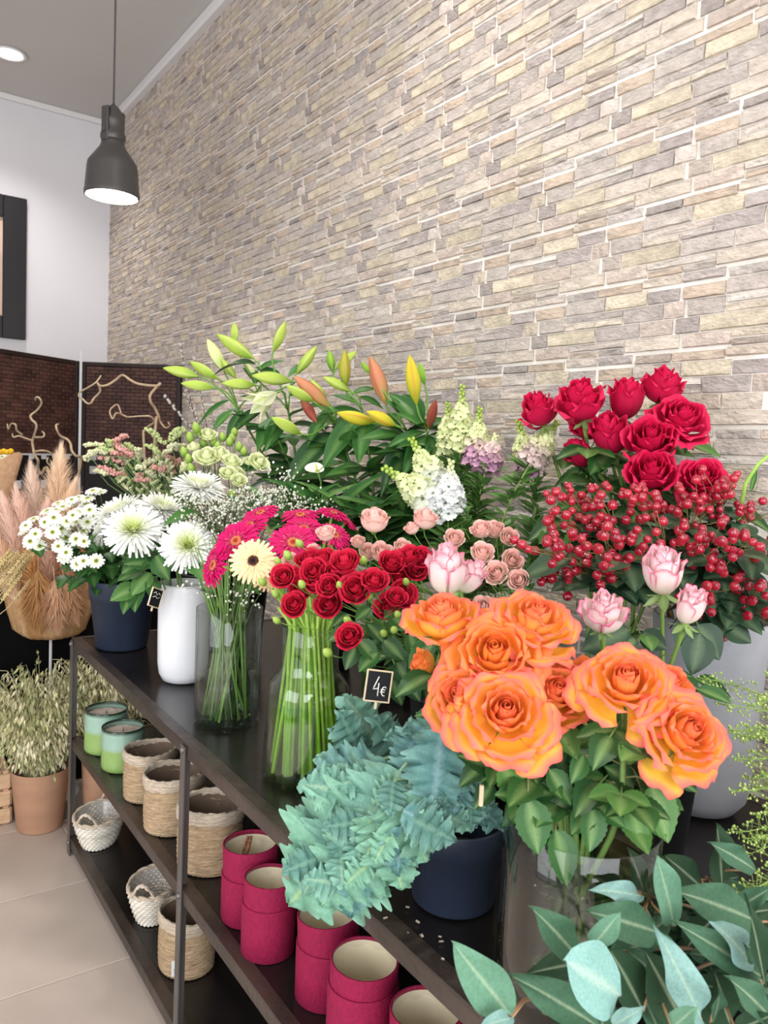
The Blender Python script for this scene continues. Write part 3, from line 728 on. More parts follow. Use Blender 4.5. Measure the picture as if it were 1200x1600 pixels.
def stem_pts(hb, ax, key, L=.30, n=8, spread=.85, rr=rnd):
    """from the flower base hb down into vase key"""
    v = VS[key]; c = v['c']; d = V((hb.x-c.x, hb.y-c.y, 0)); dd = min(1, d.length/.15); dn = d.normalized() if d.length > 1e-4 else V((1, 0, 0))
    a = rr.uniform(0, 6.28); q = math.sqrt(rr.random())*.55
    off = (dn*dd*.6+V((math.cos(a), math.sin(a), 0))*q); off = off if off.length < 1 else off.normalized()
    m = c+off*v['rm']*spread+V((0, 0, v['h']))
    if v['clear']:
        bo = c+(off*v['rb']*1.1 if key == 'bottle' else -off*v['rb']*.75)+V((math.cos(a*2), math.sin(a*2), 0))*v['rb']*.2; bo.z = ZT+.022
    else: bo = m-off*v['rm']*.4-V((0, 0, v['din']))
    down = (m-bo).normalized(); D = (hb-m).length
    up = bez(hb, hb-V(ax).normalized()*D*L, m+down*D*.35, m, n)
    return up+[m*(2/3)+bo*(1/3), m*(1/3)+bo*(2/3), bo]
def add_stem(t, pts, r0, r1, col, n=6, flare=None):
    b = MB(); k = len(pts); rad = [r0+(r1-r0)*i/(k-1) for i in range(k)]
    if flare: rad[0] = flare
    b.tube(pts, rad, n, col); return part('stem', b, 'stem', t)
def along(pts, s):
    k = s*(len(pts)-1); i = min(int(k), len(pts)-2); return pts[i].lerp(pts[i+1], k-i)

# ------------------------------------------------------------------ roses
ROSE = [  # per ring: bezier in (r, z), half angle, count, curl
    ([(.10, .05), (.26, .30), (.22, .72), (.15, .93)], 1.5, 3, .15),
    ([(.11, .02), (.38, .22), (.34, .70), (.27, .92)], 1.15, 4, .35),
    ([(.12, .00), (.50, .16), (.47, .64), (.42, .88)], 1.0, 5, .65),
    ([(.12, -.02), (.63, .10), (.64, .56), (.60, .78)], .85, 5, .9),
    ([(.11, -.04), (.74, .03), (.82, .42), (.82, .64)], .80, 5, 1.1),
    ([(.10, -.06), (.80, -.05), (.98, .24), (1.02, .42)], .72, 5, 1.2),
    ([(.10, -.09), (.84, -.14), (1.14, .06), (1.24, .22)], .60, 3, 1.0),
]
def rose_petal_mesh(ring, colfn, seed, close=0.0, nu=9, nv=8):
    (p0, p1, p2, p3), hw, cnt, curl = ROSE[ring]; rr = random.Random(seed); ph, am = rr.uniform(0, 6), rr.uniform(.6, 1.2)
    pk = rr.uniform(.02, .06)
    def fn(u, v):
        a = 1-u
        r = a**3*p0[0]+3*a*a*u*p1[0]+3*a*u*u*p2[0]+u**3*p3[0]; z = a**3*p0[1]+3*a*a*u*p1[1]+3*a*u*u*p2[1]+u**3*p3[1]
        r *= 1-close*.5*u; z *= 1+close*.35
        an = hw*v*(.45+.55*u**.6)*(1-.5*max(0, (u-.68)/.32)**2)
        z -= (.10+.05*ring/5)*abs(v)**2.6*u*u
        k = max(0, (u-.72)/.28); r += curl*.13*k*k*(1-.3*v*v); z -= curl*.085*k*k
        r += curl*.05*abs(v)**4*u + .02*v*u
        r += .014*am*math.sin(5*v+ph)*u*u*(1+ring*.5); z += pk*(1-abs(v))**2*u**4*(ring > 2)+.012*math.sin(9*v+ph*2)*u**3
        return (r*math.cos(an), r*math.sin(an), z), colfn(u, v, ring)
    b = MB(); b.grid(nu, nv, fn); return b.mesh('petal')
def rose_core_mesh(colfn):
    b = MB(); n = 40
    def fn(u, v):      # spiral sheet
        s = (v+1)/2; th = s*4.6*math.pi; r = (.03+.16*s)*(1+.45*math.sin(math.pi*min(1, u*1.05))); z = .08+u*(.86-.05*s)+.015*math.sin(th*2.3)*u
        return (r*math.cos(th), r*math.sin(th), z), colfn(u*.9, math.sin(th)*.6, 0)
    b.grid(5, n, fn)
    b.lathe([(.0001, -.10), (.09, -.08), (.13, .0), (.16, .1), (.1, .25), (.0001, .3)], 12, col=G(110, 140, 80))
    return b.mesh('blossom')
def c_orange(u, v, ring):
    t0 = .56+.025*ring; e = max(sstep(t0, 1.0, u), .8*sstep(.84, 1.04, abs(v))*sstep(.35, .7, u))
    base = mix(G(251, 158, 84), G(254, 200, 74), ring/4); tipc = mix(G(243, 108, 88), G(239, 102, 102), ring/5)
    return mix(mix(base, G(250, 158, 84), sstep(.3, .8, u)*max(0, 1-.2*ring)), tipc, e*(.8 if ring < 3 else 1))
def c_orange2(u, v, ring):
    e = max(sstep(.66, 1.02, u), .7*sstep(.82, 1, abs(v))*sstep(.3, .6, u))
    return mix(mix(G(253, 190, 72), G(250, 158, 66), sstep(.2, .75, u)), G(244, 124, 82), e)
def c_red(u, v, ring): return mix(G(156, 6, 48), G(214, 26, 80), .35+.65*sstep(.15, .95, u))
def c_pink(u, v, ring):
    e = max(sstep(.80, 1, u), sstep(.80, 1, abs(v))*sstep(.3, .6, u))
    return mix(mix(G(246, 232, 216), G(250, 222, 224), sstep(.2, .8, u)), G(224, 74, 128), e*(.5+.12*ring))
def c_spray(u, v, ring): return mix(G(168, 14, 42), G(216, 40, 72), .3+.7*sstep(.2, .95, u))
def c_peach(u, v, ring): return mix(G(252, 228, 212), G(248, 202, 192), .3+.7*sstep(.2, .95, u))
def c_lisi(u, v, ring): return mix(G(186, 206, 112), G(238, 242, 196), .2+.8*sstep(.1, .7, u))
PAL = dict(orange=c_orange, orange2=c_orange2, red=c_red, pink=c_pink)
PM = {}
def petal_for(pal, ring, var, close):
    k = (pal, ring, var, close)
    if k not in PM: PM[k] = rose_petal_mesh(ring, PAL[pal], hash((ring, var)) % 1000, close)
    return PM[k]
CORE = {p_: rose_core_mesh(f) for p_, f in PAL.items()}
t_pts = {}
def rose(c, dia, ax, pal, key, label, group, rings=6, close=0.0, tall=1.0, nleaf=3, seed=0, leafcol=0, stemr=.0036, L=.3, lspan=(.12, .5), llen=.06):
    """c: centre of the blossom; dia: metres; ax: facing"""
    rr = random.Random(seed); ax = V(ax).normalized(); wid = [.25, .42, .57, .78, .97, 1.16][rings-1]
    R = dia/2/wid; hb = c-ax*R*(.50 if rings > 4 else .46)*tall
    pts = stem_pts(hb, ax, key, L, rr=rr); t = thing('rose', label, 'rose', tuple(pts[-1]), group)
    mw = fr(hb, z=ax, spin=rr.uniform(0, 6.28), s=(R, R, R*tall))
    bl = part('blossom', CORE[pal], 'petal', t, mw)
    ph = 0
    for g in range(rings+(1 if rings == 6 and pal != 'red' else 0)):
        _, hw, cnt, _c = ROSE[g]; ph += 1.1+rr.uniform(-.2, .2)
        for i in range(cnt):
            a = ph+2*math.pi*i/cnt+rr.uniform(-.14, .14)
            m = mw @ M.Rotation(a, 4, 'Z') @ M.Rotation(rr.uniform(-.08, .10)+(.22*rr.random()-.04 if g > 3 else 0), 4, 'Y') @ M.Diagonal((1, 1, rr.uniform(.95, 1.06), 1))
            part('petal', petal_for(pal, g, rr.randrange(3), close), 'petal', bl, m)
    for i in range(5):
        a = 2*math.pi*i/5; d = mw.to_3x3() @ V((math.cos(a), math.sin(a), -.45 if rings > 3 else .6)); q = hb-ax*R*.06
        leaf(bl, 'sepal', q, q+d.normalized()*R*(.52 if rings > 4 else .75), mw.to_3x3() @ V((0, 0, 1)), 'sepal')
    t_pts[t] = pts
    add_stem(t, [hb-ax*R*.02]+pts[1:], stemr*.9, stemr*1.15, G(104, 134, 66) if leafcol == 0 else G(120, 150, 70), flare=stemr*1.7)
    for i in range(nleaf):
        s = rr.uniform(*lspan); q = along(pts, s); a = rr.uniform(0, 6.28)
        d = (V((math.cos(a), math.sin(a), rr.uniform(-.5, .35)))).normalized()*1.0 - FW*.35
        pet = q+d.normalized()*llen*.6
        b = MB(); b.tube([q, (q+pet)/2+V((0, 0, .006)), pet+d.normalized()*llen*.4], .0011, 5, G(96, 120, 62)); part('leaf_stalk', b, 'stem', t)
        rleaf(t, f'rose{rr.randrange(3)}', pet+d.normalized()*llen*.35, d+V((0, 0, -.25)), llen*rr.uniform(.9, 1.25))
        for sg in (-1, 1):
            sd = d.normalized().cross(V((0, 0, 1)))*sg
            rleaf(t, f'rose{rr.randrange(3)}', pet, d*.5+sd+V((0, 0, -.15)), llen*rr.uniform(.75, 1.0))
    return t

# orange roses (px, py, diameter px, depth, facing, palette, label)
OG = 'orange and yellow roses'
for i, (px, py, dp, d, ax, pal, rg, lab) in enumerate((
        (773, 1020, 172, .98, (.85, .5, -.05), 'orange2', 6, 'amber orange rose, wide open, in the middle of the upper left cluster'),
        (838, 965, 152, 1.02, (.55, .85, .25), 'orange', 6, 'orange rose with red rim, topmost of the cluster, below the berries'),
        (690, 962, 128, 1.05, (.35, .95, -.15), 'orange', 5, 'orange yellow rose under the pink bloom, leftmost of the cluster'),
        (790, 1112, 172, .92, (.9, .42, .05), 'orange', 6, 'coral orange rose lowest in the left cluster, yellow outer petals'),
        (722, 1088, 132, .97, (.8, .35, -.4), 'orange', 5, 'coral orange rose peeping out at the lower left of the cluster'),
        (868, 1080, 122, .98, (.85, .4, .25), 'orange', 5, 'coral pink-orange rose between the left cluster and the right pair'),
        (978, 1062, 158, .93, (.75, .6, .05), 'orange', 6, 'vivid orange red rose with a tight spiral heart, right of the cluster'),
        (915, 1065, 120, 1.0, (.4, .8, -.45), 'orange2', 5, 'amber rose half hidden behind the vivid orange red rose'),
        (1048, 1068, 92, 1.02, (.7, .6, .5), 'orange', 5, 'small orange rose behind the vivid orange red rose, by the grey vase'),
        (1075, 1142, 160, .90, (.8, .25, .45), 'orange', 6, 'pink-rimmed orange rose hanging rightmost in front of the grey vase'),
        (660, 1040, 60, 1.08, (.2, .3, -.9), 'orange2', 4, 'small red and yellow rose seen from the side behind a leaf'))):
    c = U(px, py, d); rose(c, dp*d/FPX, face(*ax, c), pal, 'orange', lab, OG, rg, 0, 1.0, 5 if i < 10 else 1, 100+i, lspan=(.12, .66), llen=.052)
# the big leaves under the orange roses, each on the nearest stem
ors = list(t_pts)
for i, (bx, by, tx, ty, d, k, ws) in enumerate(((825, 1248, 843, 1336, .90, 0, 1.0), (868, 1296, 890, 1386, .90, 0, .9), (826, 1244, 776, 1240, .92, 0, .9), (830, 1240, 874, 1236, .93, 1, .9), (926, 1262, 924, 1332, .90, 0, 1.0), (926, 1262, 893, 1302, .91, 0, 1.0), (934, 1258, 978, 1292, .91, 0, .9),
        (1008, 1268, 1042, 1312, .92, 2, 1.0), (985, 1262, 1008, 1324, .91, 2, .9), (1018, 1226, 1046, 1318, .92, 2, .9), (785, 1200, 722, 1176, .96, 1, .9), (806, 1236, 782, 1186, .93, 2, .9), (858, 1202, 894, 1258, .93, 0, .9), (912, 1180, 894, 1224, .93, 0, .9), (878, 1150, 932, 1198, .97, 1, 1.1), (850, 1196, 884, 1166, .95, 1, 1.0),
        (958, 1152, 988, 1214, .97, 1, 1.0), (1008, 1190, 1062, 1242, .95, 1, .9), (990, 1232, 956, 1198, .95, 1, 1.0), (1038, 1236, 1064, 1272, .95, 0, .8), (945, 1225, 930, 1270, .93, 1, 1.0), (770, 1225, 742, 1262, .96, 1, .9), (900, 1230, 860, 1275, .94, 1, 1.0), (960, 1262, 1000, 1300, .93, 1, .9), (1000, 1230, 1034, 1275, .94, 0, .9), (840, 1180, 800, 1215, .96, 1, .9), (935, 1140, 905, 1165, .99, 1, 1.0), (1000, 1160, 1040, 1200, .98, 1, 1.0))):
    q, e = U(bx, by, d+.015), U(tx, ty, d-.005); best = min(((along(t_pts[o_], s_/20)-q).length, j, s_/20) for j, o_ in enumerate(ors) for s_ in range(2, 15)); t = ors[best[1]]
    leaf(t, f'rose{k}', q, e, face(.8, .6, .3*math.sin(i*2.1)), wscale=ws*1.12); b = MB(); b.tube([q, q.lerp(along(t_pts[t], best[2]), .5)+V((0, 0, .006)), along(t_pts[t], best[2])], .0012, 5, G(112, 110, 66)); part('leaf_stalk', b, 'stem', t)
# submerged leaves and cut side shoots in the wide vase
for i in range(26):
    rr = random.Random(1700+i); t = ors[i % len(ors)]; q = along(t_pts[t], rr.uniform(.74, .97)); a = rr.uniform(0, 6.28); dv = V((math.cos(a), math.sin(a), rr.uniform(-.3, .8))); cc = OP-q; cc.z = 0
    rleaf(t, 'rose1', q, dv+cc*9, rr.uniform(.035, .055))
# crimson roses
RG = 'crimson long-stemmed roses'
for i, (px, py, dp, d, ax, rg, cl, lab) in enumerate((
        (841, 638, 66, 1.78, (.35, .9, -.35), 5, .25, 'crimson rose at the far left of the red bunch, beside the snapdragons'),
        (907, 622, 82, 1.70, (.45, .9, -.2), 5, .1, 'crimson rose with wide petals, second from the left along the top'),
        (978, 624, 64, 1.75, (.3, .95, 0), 4, .2, 'upright crimson rosebud in the middle of the top row'),
        (1036, 600, 70, 1.74, (.35, .95, .15), 5, .2, 'topmost crimson rose of the red bunch'),
        (1067, 650, 98, 1.64, (.7, .65, .3), 6, 0, 'open crimson rose at the upper right of the bunch'),
        (1016, 684, 82, 1.62, (.75, .6, 0), 5, 0, 'crimson rose facing the viewer in the centre of the bunch'),
        (952, 678, 66, 1.70, (.4, .8, -.3), 4, .2, 'shaded crimson rose low in the bunch left of its centre'),
        (1018, 735, 78, 1.58, (.75, .6, 0), 5, 0, 'crimson rose sitting on the berries in the middle of the bunch'),
        (1098, 744, 84, 1.56, (.8, .55, .1), 6, 0, 'crimson rose at the lower right of the bunch, spiral heart showing'),
        (905, 708, 50, 1.75, (.1, .6, -.7), 4, .2, 'crimson rose in shade at the lower left, seen from behind'),
        (915, 665, 50, 1.78, (.2, .5, -.6), 4, .2, 'crimson rose half hidden under the two left top blooms'))):
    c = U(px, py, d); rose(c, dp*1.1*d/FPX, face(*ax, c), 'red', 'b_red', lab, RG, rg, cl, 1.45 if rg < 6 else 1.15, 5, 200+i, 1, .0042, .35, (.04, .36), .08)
# pink and white roses
PG = 'white roses with pink rims'
for i, (px, py, dp, d, ax, rg, cl, lab) in enumerate((
        (697, 893, 80, 1.22, (.25, 1, -.05), 4, .35, 'pale pink rosebud with rose rims above the leftmost orange rose'),
        (735, 902, 56, 1.28, (.1, .8, .5), 4, .3, 'deep pink and cream rose tucked behind the pale pink bud'),
        (943, 953, 84, 1.18, (.4, .95, 0), 5, .25, 'white rose with pink rims, lowest left of three, above the orange pair'),
        (1036, 892, 80, 1.22, (.3, .95, -.05), 4, .2, 'white and pink rose, highest of three, among the berries'),
        (1078, 948, 62, 1.16, (.35, .9, .2), 4, .35, 'small pink rosebud with a magenta outer petal by the grey vase'))):
    c = U(px, py, d); rose(c, dp*d/FPX, face(*ax, c), 'pink', 'b_pink', lab, PG, rg, cl, 1.5, 5, 300+i, 1, .0038, .45, (.12, .45), .055)

# ------------------------------------------------------------------ spray roses
def small_bloom(colfn, seed, rings=(0, 1, 2, 3), close=.1):
    b = MB(); rr = random.Random(seed); n = 26
    b.grid(4, n, lambda u, v: (((.03+.15*(v+1)/2)*(1+.4*math.sin(math.pi*u))*math.cos((v+1)*6.5), (.03+.15*(v+1)/2)*(1+.4*math.sin(math.pi*u))*math.sin((v+1)*6.5), .08+u*.92), colfn(u, 0, 0)))
    ph = 0
    for g in rings:
        cnt = ROSE[g][2]; ph += 1.1
        for i in range(cnt):
            tmp = MB(); (p0, p1, p2, p3), hw, _, curl = ROSE[g]; f0 = rr.uniform(0, 6)
            def fn(u, v):
                a = 1-u; r = (a**3*p0[0]+3*a*a*u*p1[0]+3*a*u*u*p2[0]+u**3*p3[0])*(1-close*.4*u); z = a**3*p0[1]+3*a*a*u*p1[1]+3*a*u*u*p2[1]+u**3*p3[1]
                an = hw*v*(.45+.55*u**.6)*(1-.45*max(0, (u-.68)/.32)**2); z -= .11*abs(v)**2.6*u*u; k = max(0, (u-.7)/.3); r += curl*.13*k*k+.015*math.sin(6*v+f0)*u*u; z -= curl*.07*k*k
                return (r*math.cos(an), r*math.sin(an), z), colfn(u, v, g)
            tmp.grid(6, 5, fn); b.put(tmp, M.Rotation(ph+2*math.pi*i/cnt+rr.uniform(-.15, .15), 4, 'Z') @ M.Rotation(rr.uniform(-.06, .1), 4, 'Y'))
    return b.mesh('blossom')
BL = {k: [small_bloom(f, s, rg, cl) for s in (1, 2, 3)] for k, f, rg, cl in (('sred', c_spray, (0, 1, 2, 2, 3, 3), 0), ('peach', c_peach, (0, 1, 2, 3), .25), ('lisi', c_lisi, (0, 1, 3, 4), .3))}
cx = MB(); cx.lathe([(.0001, -.16), (.10, -.14), (.15, -.02), (.13, .08), (.02, .12)], 10, col=G(120, 158, 78))
for i in range(5):
    m = M.Rotation(2*math.pi*i/5, 4, 'Z') @ M.Translation((.1, 0, 0)) @ M.Rotation(-.6, 4, 'Y') @ M.Rotation(-math.pi/2, 4, 'Z') @ M.Diagonal((.55, .55, .55, 1)); cx.put(leaf_mesh('', .2, G(124, 160, 84), G(140, 176, 96), .1, -.3, shape='lance', nu=4, nv=2), m)
CALYX = cx.mesh('calyx')
gb = MB(); gb.lathe([(.0001, -.1), (.25, 0), (.42, .3), (.40, .6), (.25, .85), (.10, 1.0), (.0001, 1.05)], 9, col=lambda r, z, a: mix(G(128, 164, 66), G(170, 196, 96), z)); GBUD = gb.mesh('bud')
def spray(name, label, cat, group, key, heads, kind, rad, node_f, buds=(), nleaf=4, seed=0, leafk='rose', llen=.045, stemc=G(112, 152, 70), rw=.78):
    """heads: (px, py, dia px, depth, facing)"""
    rr = random.Random(seed); C_ = [U(h[0], h[1], h[3]) for h in heads]; cen = sum(C_, V((0, 0, 0)))/len(C_)
    v = VS[key]; top = v['c']+V((0, 0, v['h'])); node = cen.lerp(top, node_f)
    pts = stem_pts(node, V((0, 0, 1))*.6+(node-top).normalized()*.4, key, .3, rr=rr); t = thing(name, label, cat, tuple(pts[-1]), group)
    add_stem(t, pts, rad, rad*1.25, stemc)
    for h, c in zip(heads, C_):
        ax = face(*h[4], c); R = h[2]*1.1*h[3]/FPX/2/rw; hb = c-ax*R*.45; mw = fr(hb, z=ax, spin=rr.uniform(0, 6), s=R)
        bl = part('blossom', BL[kind][rr.randrange(3)], 'petal', t, mw); part('calyx', CALYX, 'leaf', bl, mw)
        b = MB(); b.tube(bez(hb-ax*R*.1, hb-ax*.03, node.lerp(hb, .3)+V((0, 0, .01)), node, 6), rad*.55, 5, stemc); part('flower_stalk', b, 'stem', t)
    for (px, py, sz, d) in buds:
        c = U(px, py, d); ax = ((c-node).normalized()+V((0, 0, .5))).normalized(); s = sz*d/FPX
        part('bud', GBUD, 'leaf', t, fr(c-ax*s*.5, z=ax, s=s)); b = MB(); b.tube(bez(c-ax*s*.5, c-ax*.03, node.lerp(c, .4), node, 5), rad*.4, 5, stemc); part('flower_stalk', b, 'stem', t)
    for i in range(nleaf*2):
        q = along(pts, rr.uniform(0, .55)); a = rr.uniform(0, 6.28); d = V((math.cos(a), math.sin(a), rr.uniform(-.5, .4)))-FW*.4
        b = MB(); e = q+d.normalized()*llen*.5; b.tube([q, e], .0009, 4, stemc); part('leaf_stalk', b, 'stem', t)
        rleaf(t, f'{leafk}{rr.randrange(2)}', e, d+V((0, 0, -.2)), llen*rr.uniform(.8, 1.4))
    return t
c6 = lambda x, y: (250+x/2.667, 740+y/2.667)
def S6(lst, d0, dj=.05, seed=0):
    rr = random.Random(seed); out = []
    for (x, y, dp, ax) in lst:
        X_, Y_ = c6(x, y); out.append((X_, Y_, dp, d0+rr.uniform(-dj, dj), ax))
    return out
SR = 'small crimson spray roses'
F1, F2, F3, F4 = (.6, .75, -.2), (.75, .6, .15), (.9, .3, -.25), (.85, .25, .3)
spray('spray_rose', 'small red spray rose stem at the left, against the peach gerbera', 'spray rose', SR, 'b_spray', S6([(515, 430, 40, F3), (575, 430, 40, F1), (590, 480, 38, F3), (560, 548, 42, F3)], 1.40, seed=1), 'sred', .002, .45, [(*c6(425, 450), 15, 1.42), (*c6(590, 460), 15, 1.36), (*c6(480, 500), 14, 1.4), (*c6(485, 610), 14, 1.38)], 5, 1)
spray('spray_rose', 'small red spray rose stem with tightly packed blooms in the middle', 'spray rose', SR, 'b_spray', S6([(625, 365, 46, F1), (680, 365, 46, F1), (640, 410, 44, F3), (650, 460, 40, F2)], 1.42, seed=2), 'sred', .002, .45, [(*c6(530, 340), 15, 1.42), (*c6(490, 365), 13, 1.42)], 4, 2)
spray('spray_rose', 'small red spray rose stem topped by a wide bloom facing up', 'spray rose', SR, 'b_spray', S6([(770, 370, 48, F1), (720, 420, 42, F2), (705, 470, 40, F3), (705, 545, 46, F3)], 1.37, seed=3), 'sred', .002, .45, [(*c6(750, 465), 16, 1.34), (*c6(850, 360), 14, 1.42)], 5, 3)
spray('spray_rose', 'small red spray rose stem right of the middle with two front blooms', 'spray rose', SR, 'b_spray', S6([(815, 480, 52, F3), (895, 450, 44, F2), (870, 440, 36, F1)], 1.36, seed=4), 'sred', .002, .45, [(*c6(870, 510), 15, 1.34), (*c6(780, 610), 15, 1.33)], 5, 4)
spray('spray_rose', 'small red spray rose stem at the upper right under the peach roses', 'spray rose', SR, 'b_spray', S6([(965, 375, 44, F2), (1040, 350, 44, F1), (1065, 395, 40, F4), (1000, 430, 36, F2), (1085, 350, 36, F4)], 1.40, seed=5), 'sred', .002, .5, [(*c6(1025, 450), 14, 1.36)], 4, 5)
spray('spray_rose', 'small red spray rose stem at the lower right over the price tag', 'spray rose', SR, 'b_spray', S6([(1010, 505, 46, F4), (950, 555, 44, F3), (985, 520, 36, F2)], 1.34, seed=6), 'sred', .002, .4, [(*c6(975, 650), 15, 1.32), (*c6(930, 665), 15, 1.34), (*c6(990, 585), 14, 1.33)], 7, 6)
spray('spray_rose', 'single small red spray rose drooping lowest, right above the glass vase', 'spray rose', SR, 'b_spray', S6([(790, 680, 44, F3)], 1.32, seed=7), 'sred', .0018, .35, [(*c6(697, 745), 18, 1.31)], 6, 7)
# broad leaves on the lowest red spray stem
lowspray = [o_ for o_ in WM if o_.get('label', '').startswith('single small red')][0]
for i, (bx, by, tx, ty, d, k) in enumerate(((545, 985, 512, 1000, 1.33, 0), (560, 1000, 590, 1032, 1.32, 0), (600, 1000, 632, 1030, 1.33, 1), (610, 960, 640, 985, 1.35, 0), (575, 975, 600, 1000, 1.34, 1), (640, 990, 655, 1035, 1.34, 0), (590, 1020, 560, 1048, 1.31, 0), (620, 1035, 640, 1070, 1.33, 1), (600, 985, 575, 1015, 1.35, 1), (555, 1010, 540, 1045, 1.33, 1), (650, 960, 665, 1000, 1.36, 1), (625, 945, 600, 965, 1.36, 0), (660, 1020, 640, 1060, 1.32, 1), (580, 950, 555, 968, 1.37, 0), (635, 1060, 655, 1095, 1.32, 1), (610, 1060, 630, 1100, 1.33, 1), (560, 1040, 585, 1055, 1.33, 1), (545, 960, 520, 975, 1.36, 1))):
    q, e = U(bx, by, d+.01), U(tx, ty, d-.01); leaf(lowspray, f'rose{k}', q, e, face(.8, .6, .4*math.sin(i*1.7)), wscale=1.1); b = MB(); hub = VS['b_spray']['c']+V((0, 0, .26)); b.tube(bez(q, q+FW*.03, hub.lerp(q, .5), hub, 5), .0010, 4, G(96, 134, 62)); part('leaf_stalk', b, 'stem', lowspray)
PS = 'peach pink spray roses'
spray('spray_rose', 'peach spray rose stem at the left, largest bloom above the gerberas', 'spray rose', PS, 'b_peach', S6([(893, 195, 54, (.3, .95, 0)), (870, 330, 34, F2), (925, 330, 40, F2), (825, 285, 26, F1)], 1.58, seed=8), 'peach', .002, .4, [(*c6(845, 365), 14, 1.5)], 4, 8)
spray('spray_rose', 'peach spray rose stem in front of the white snapdragons', 'spray rose', PS, 'b_peach', S6([(1105, 190, 46, (.3, .95, .1)), (1050, 228, 28, (.2, .9, -.4)), (1010, 305, 30, F2)], 1.60, seed=9), 'peach', .002, .4, [], 4, 9)
spray('spray_rose', 'peach spray rose stem with pale blooms hidden among pink gerberas', 'spray rose', PS, 'b_peach', S6([(690, 250, 34, (.4, .8, -.2)), (540, 360, 26, F3), (640, 320, 24, F2)], 1.50, seed=10), 'peach', .002, .35, [(*c6(580, 290), 15, 1.46), (*c6(530, 335), 14, 1.46)], 3, 10)
spray('spray_rose', 'peach spray rose stem right of the middle, three blooms in a row', 'spray rose', PS, 'b_peach', [(710, 842, 36, 1.56, F2), (752, 828, 38, 1.58, F1), (772, 828, 36, 1.60, F1), (795, 840, 34, 1.56, F4)], 'peach', .002, .4, [], 4, 11)
spray('spray_rose', 'peach spray rose stem with a tight clump above the orange roses', 'spray rose', PS, 'b_peach', [(753, 865, 42, 1.46, F2), (775, 896, 42, 1.40, F3), (811, 907, 38, 1.40, F3), (800, 876, 40, 1.46, F4), (755, 948, 38, 1.30, F3)], 'peach', .002, .4, [], 4, 12)

# ------------------------------------------------------------------ gerberas
def gerbera_meshes(c_in, c_out, disc, seed):
    rr = random.Random(seed); o = MB(); i_ = MB(); d = MB()
    def ringp(mb, n, L0, L1, w_, up, col0, col1, r0=.2):
        for k in range(n):
            a = 2*math.pi*k/n+rr.uniform(-.05, .05); LL = rr.uniform(L0, L1); tw = rr.uniform(-.12, .12); uu = up+rr.uniform(-.05, .05)
            tmp = MB()
            def fn(u, v):
                ww = w_*(.4+.6*math.sin(math.pi*min(.97, .16+u*.8))); r = r0+(LL-r0)*u
                return (r, v*ww, uu*u-.16*u*u+.02*abs(v)+tw*v*.1+.03), mix(col0, col1, u)
            tmp.grid(4, 2, fn); mb.put(tmp, M.Rotation(a, 4, 'Z'))
    ringp(o, 26, .93, 1.02, .095, .05, c_in, c_out); ringp(o, 24, .80, .90, .09, .16, c_in, c_out)
    ringp(i_, 20, .42, .52, .05, .20, c_in, mix(c_out, (1, 1, 1), .06)); ringp(i_, 26, .30, .36, .03, .14, mix(c_in, disc[1], .4), c_out, .12)
    d.lathe([(.26, .02), (.23, .07), (.15, .10), (.06, .085), (.0001, .08)], 20, col=lambda r, z, a: mix(disc[0], disc[1], sstep(.06, .2, r)))
    for k in range(40):
        a = k*2.4; r = .22*math.sqrt(k/40); d.ball((r*math.cos(a), r*math.sin(a), .095), .022, 5, 3, col=mix(disc[0], disc[1], sstep(.08, .2, r)))
    d.lathe([(.0001, -.16), (.1, -.14), (.2, -.02), (.25, .03)], 14, col=G(96, 136, 66))
    return o.mesh('ray_petals'), i_.mesh('inner_petals'), d.mesh('disk')
GER = dict(pink=gerbera_meshes(G(170, 2, 72), G(226, 18, 112), (G(188, 60, 50), G(226, 150, 96)), 1), peach=gerbera_meshes(G(250, 214, 158), G(252, 218, 176), (G(38, 18, 20), G(92, 50, 34)), 2))
GG = 'hot pink and peach gerberas'
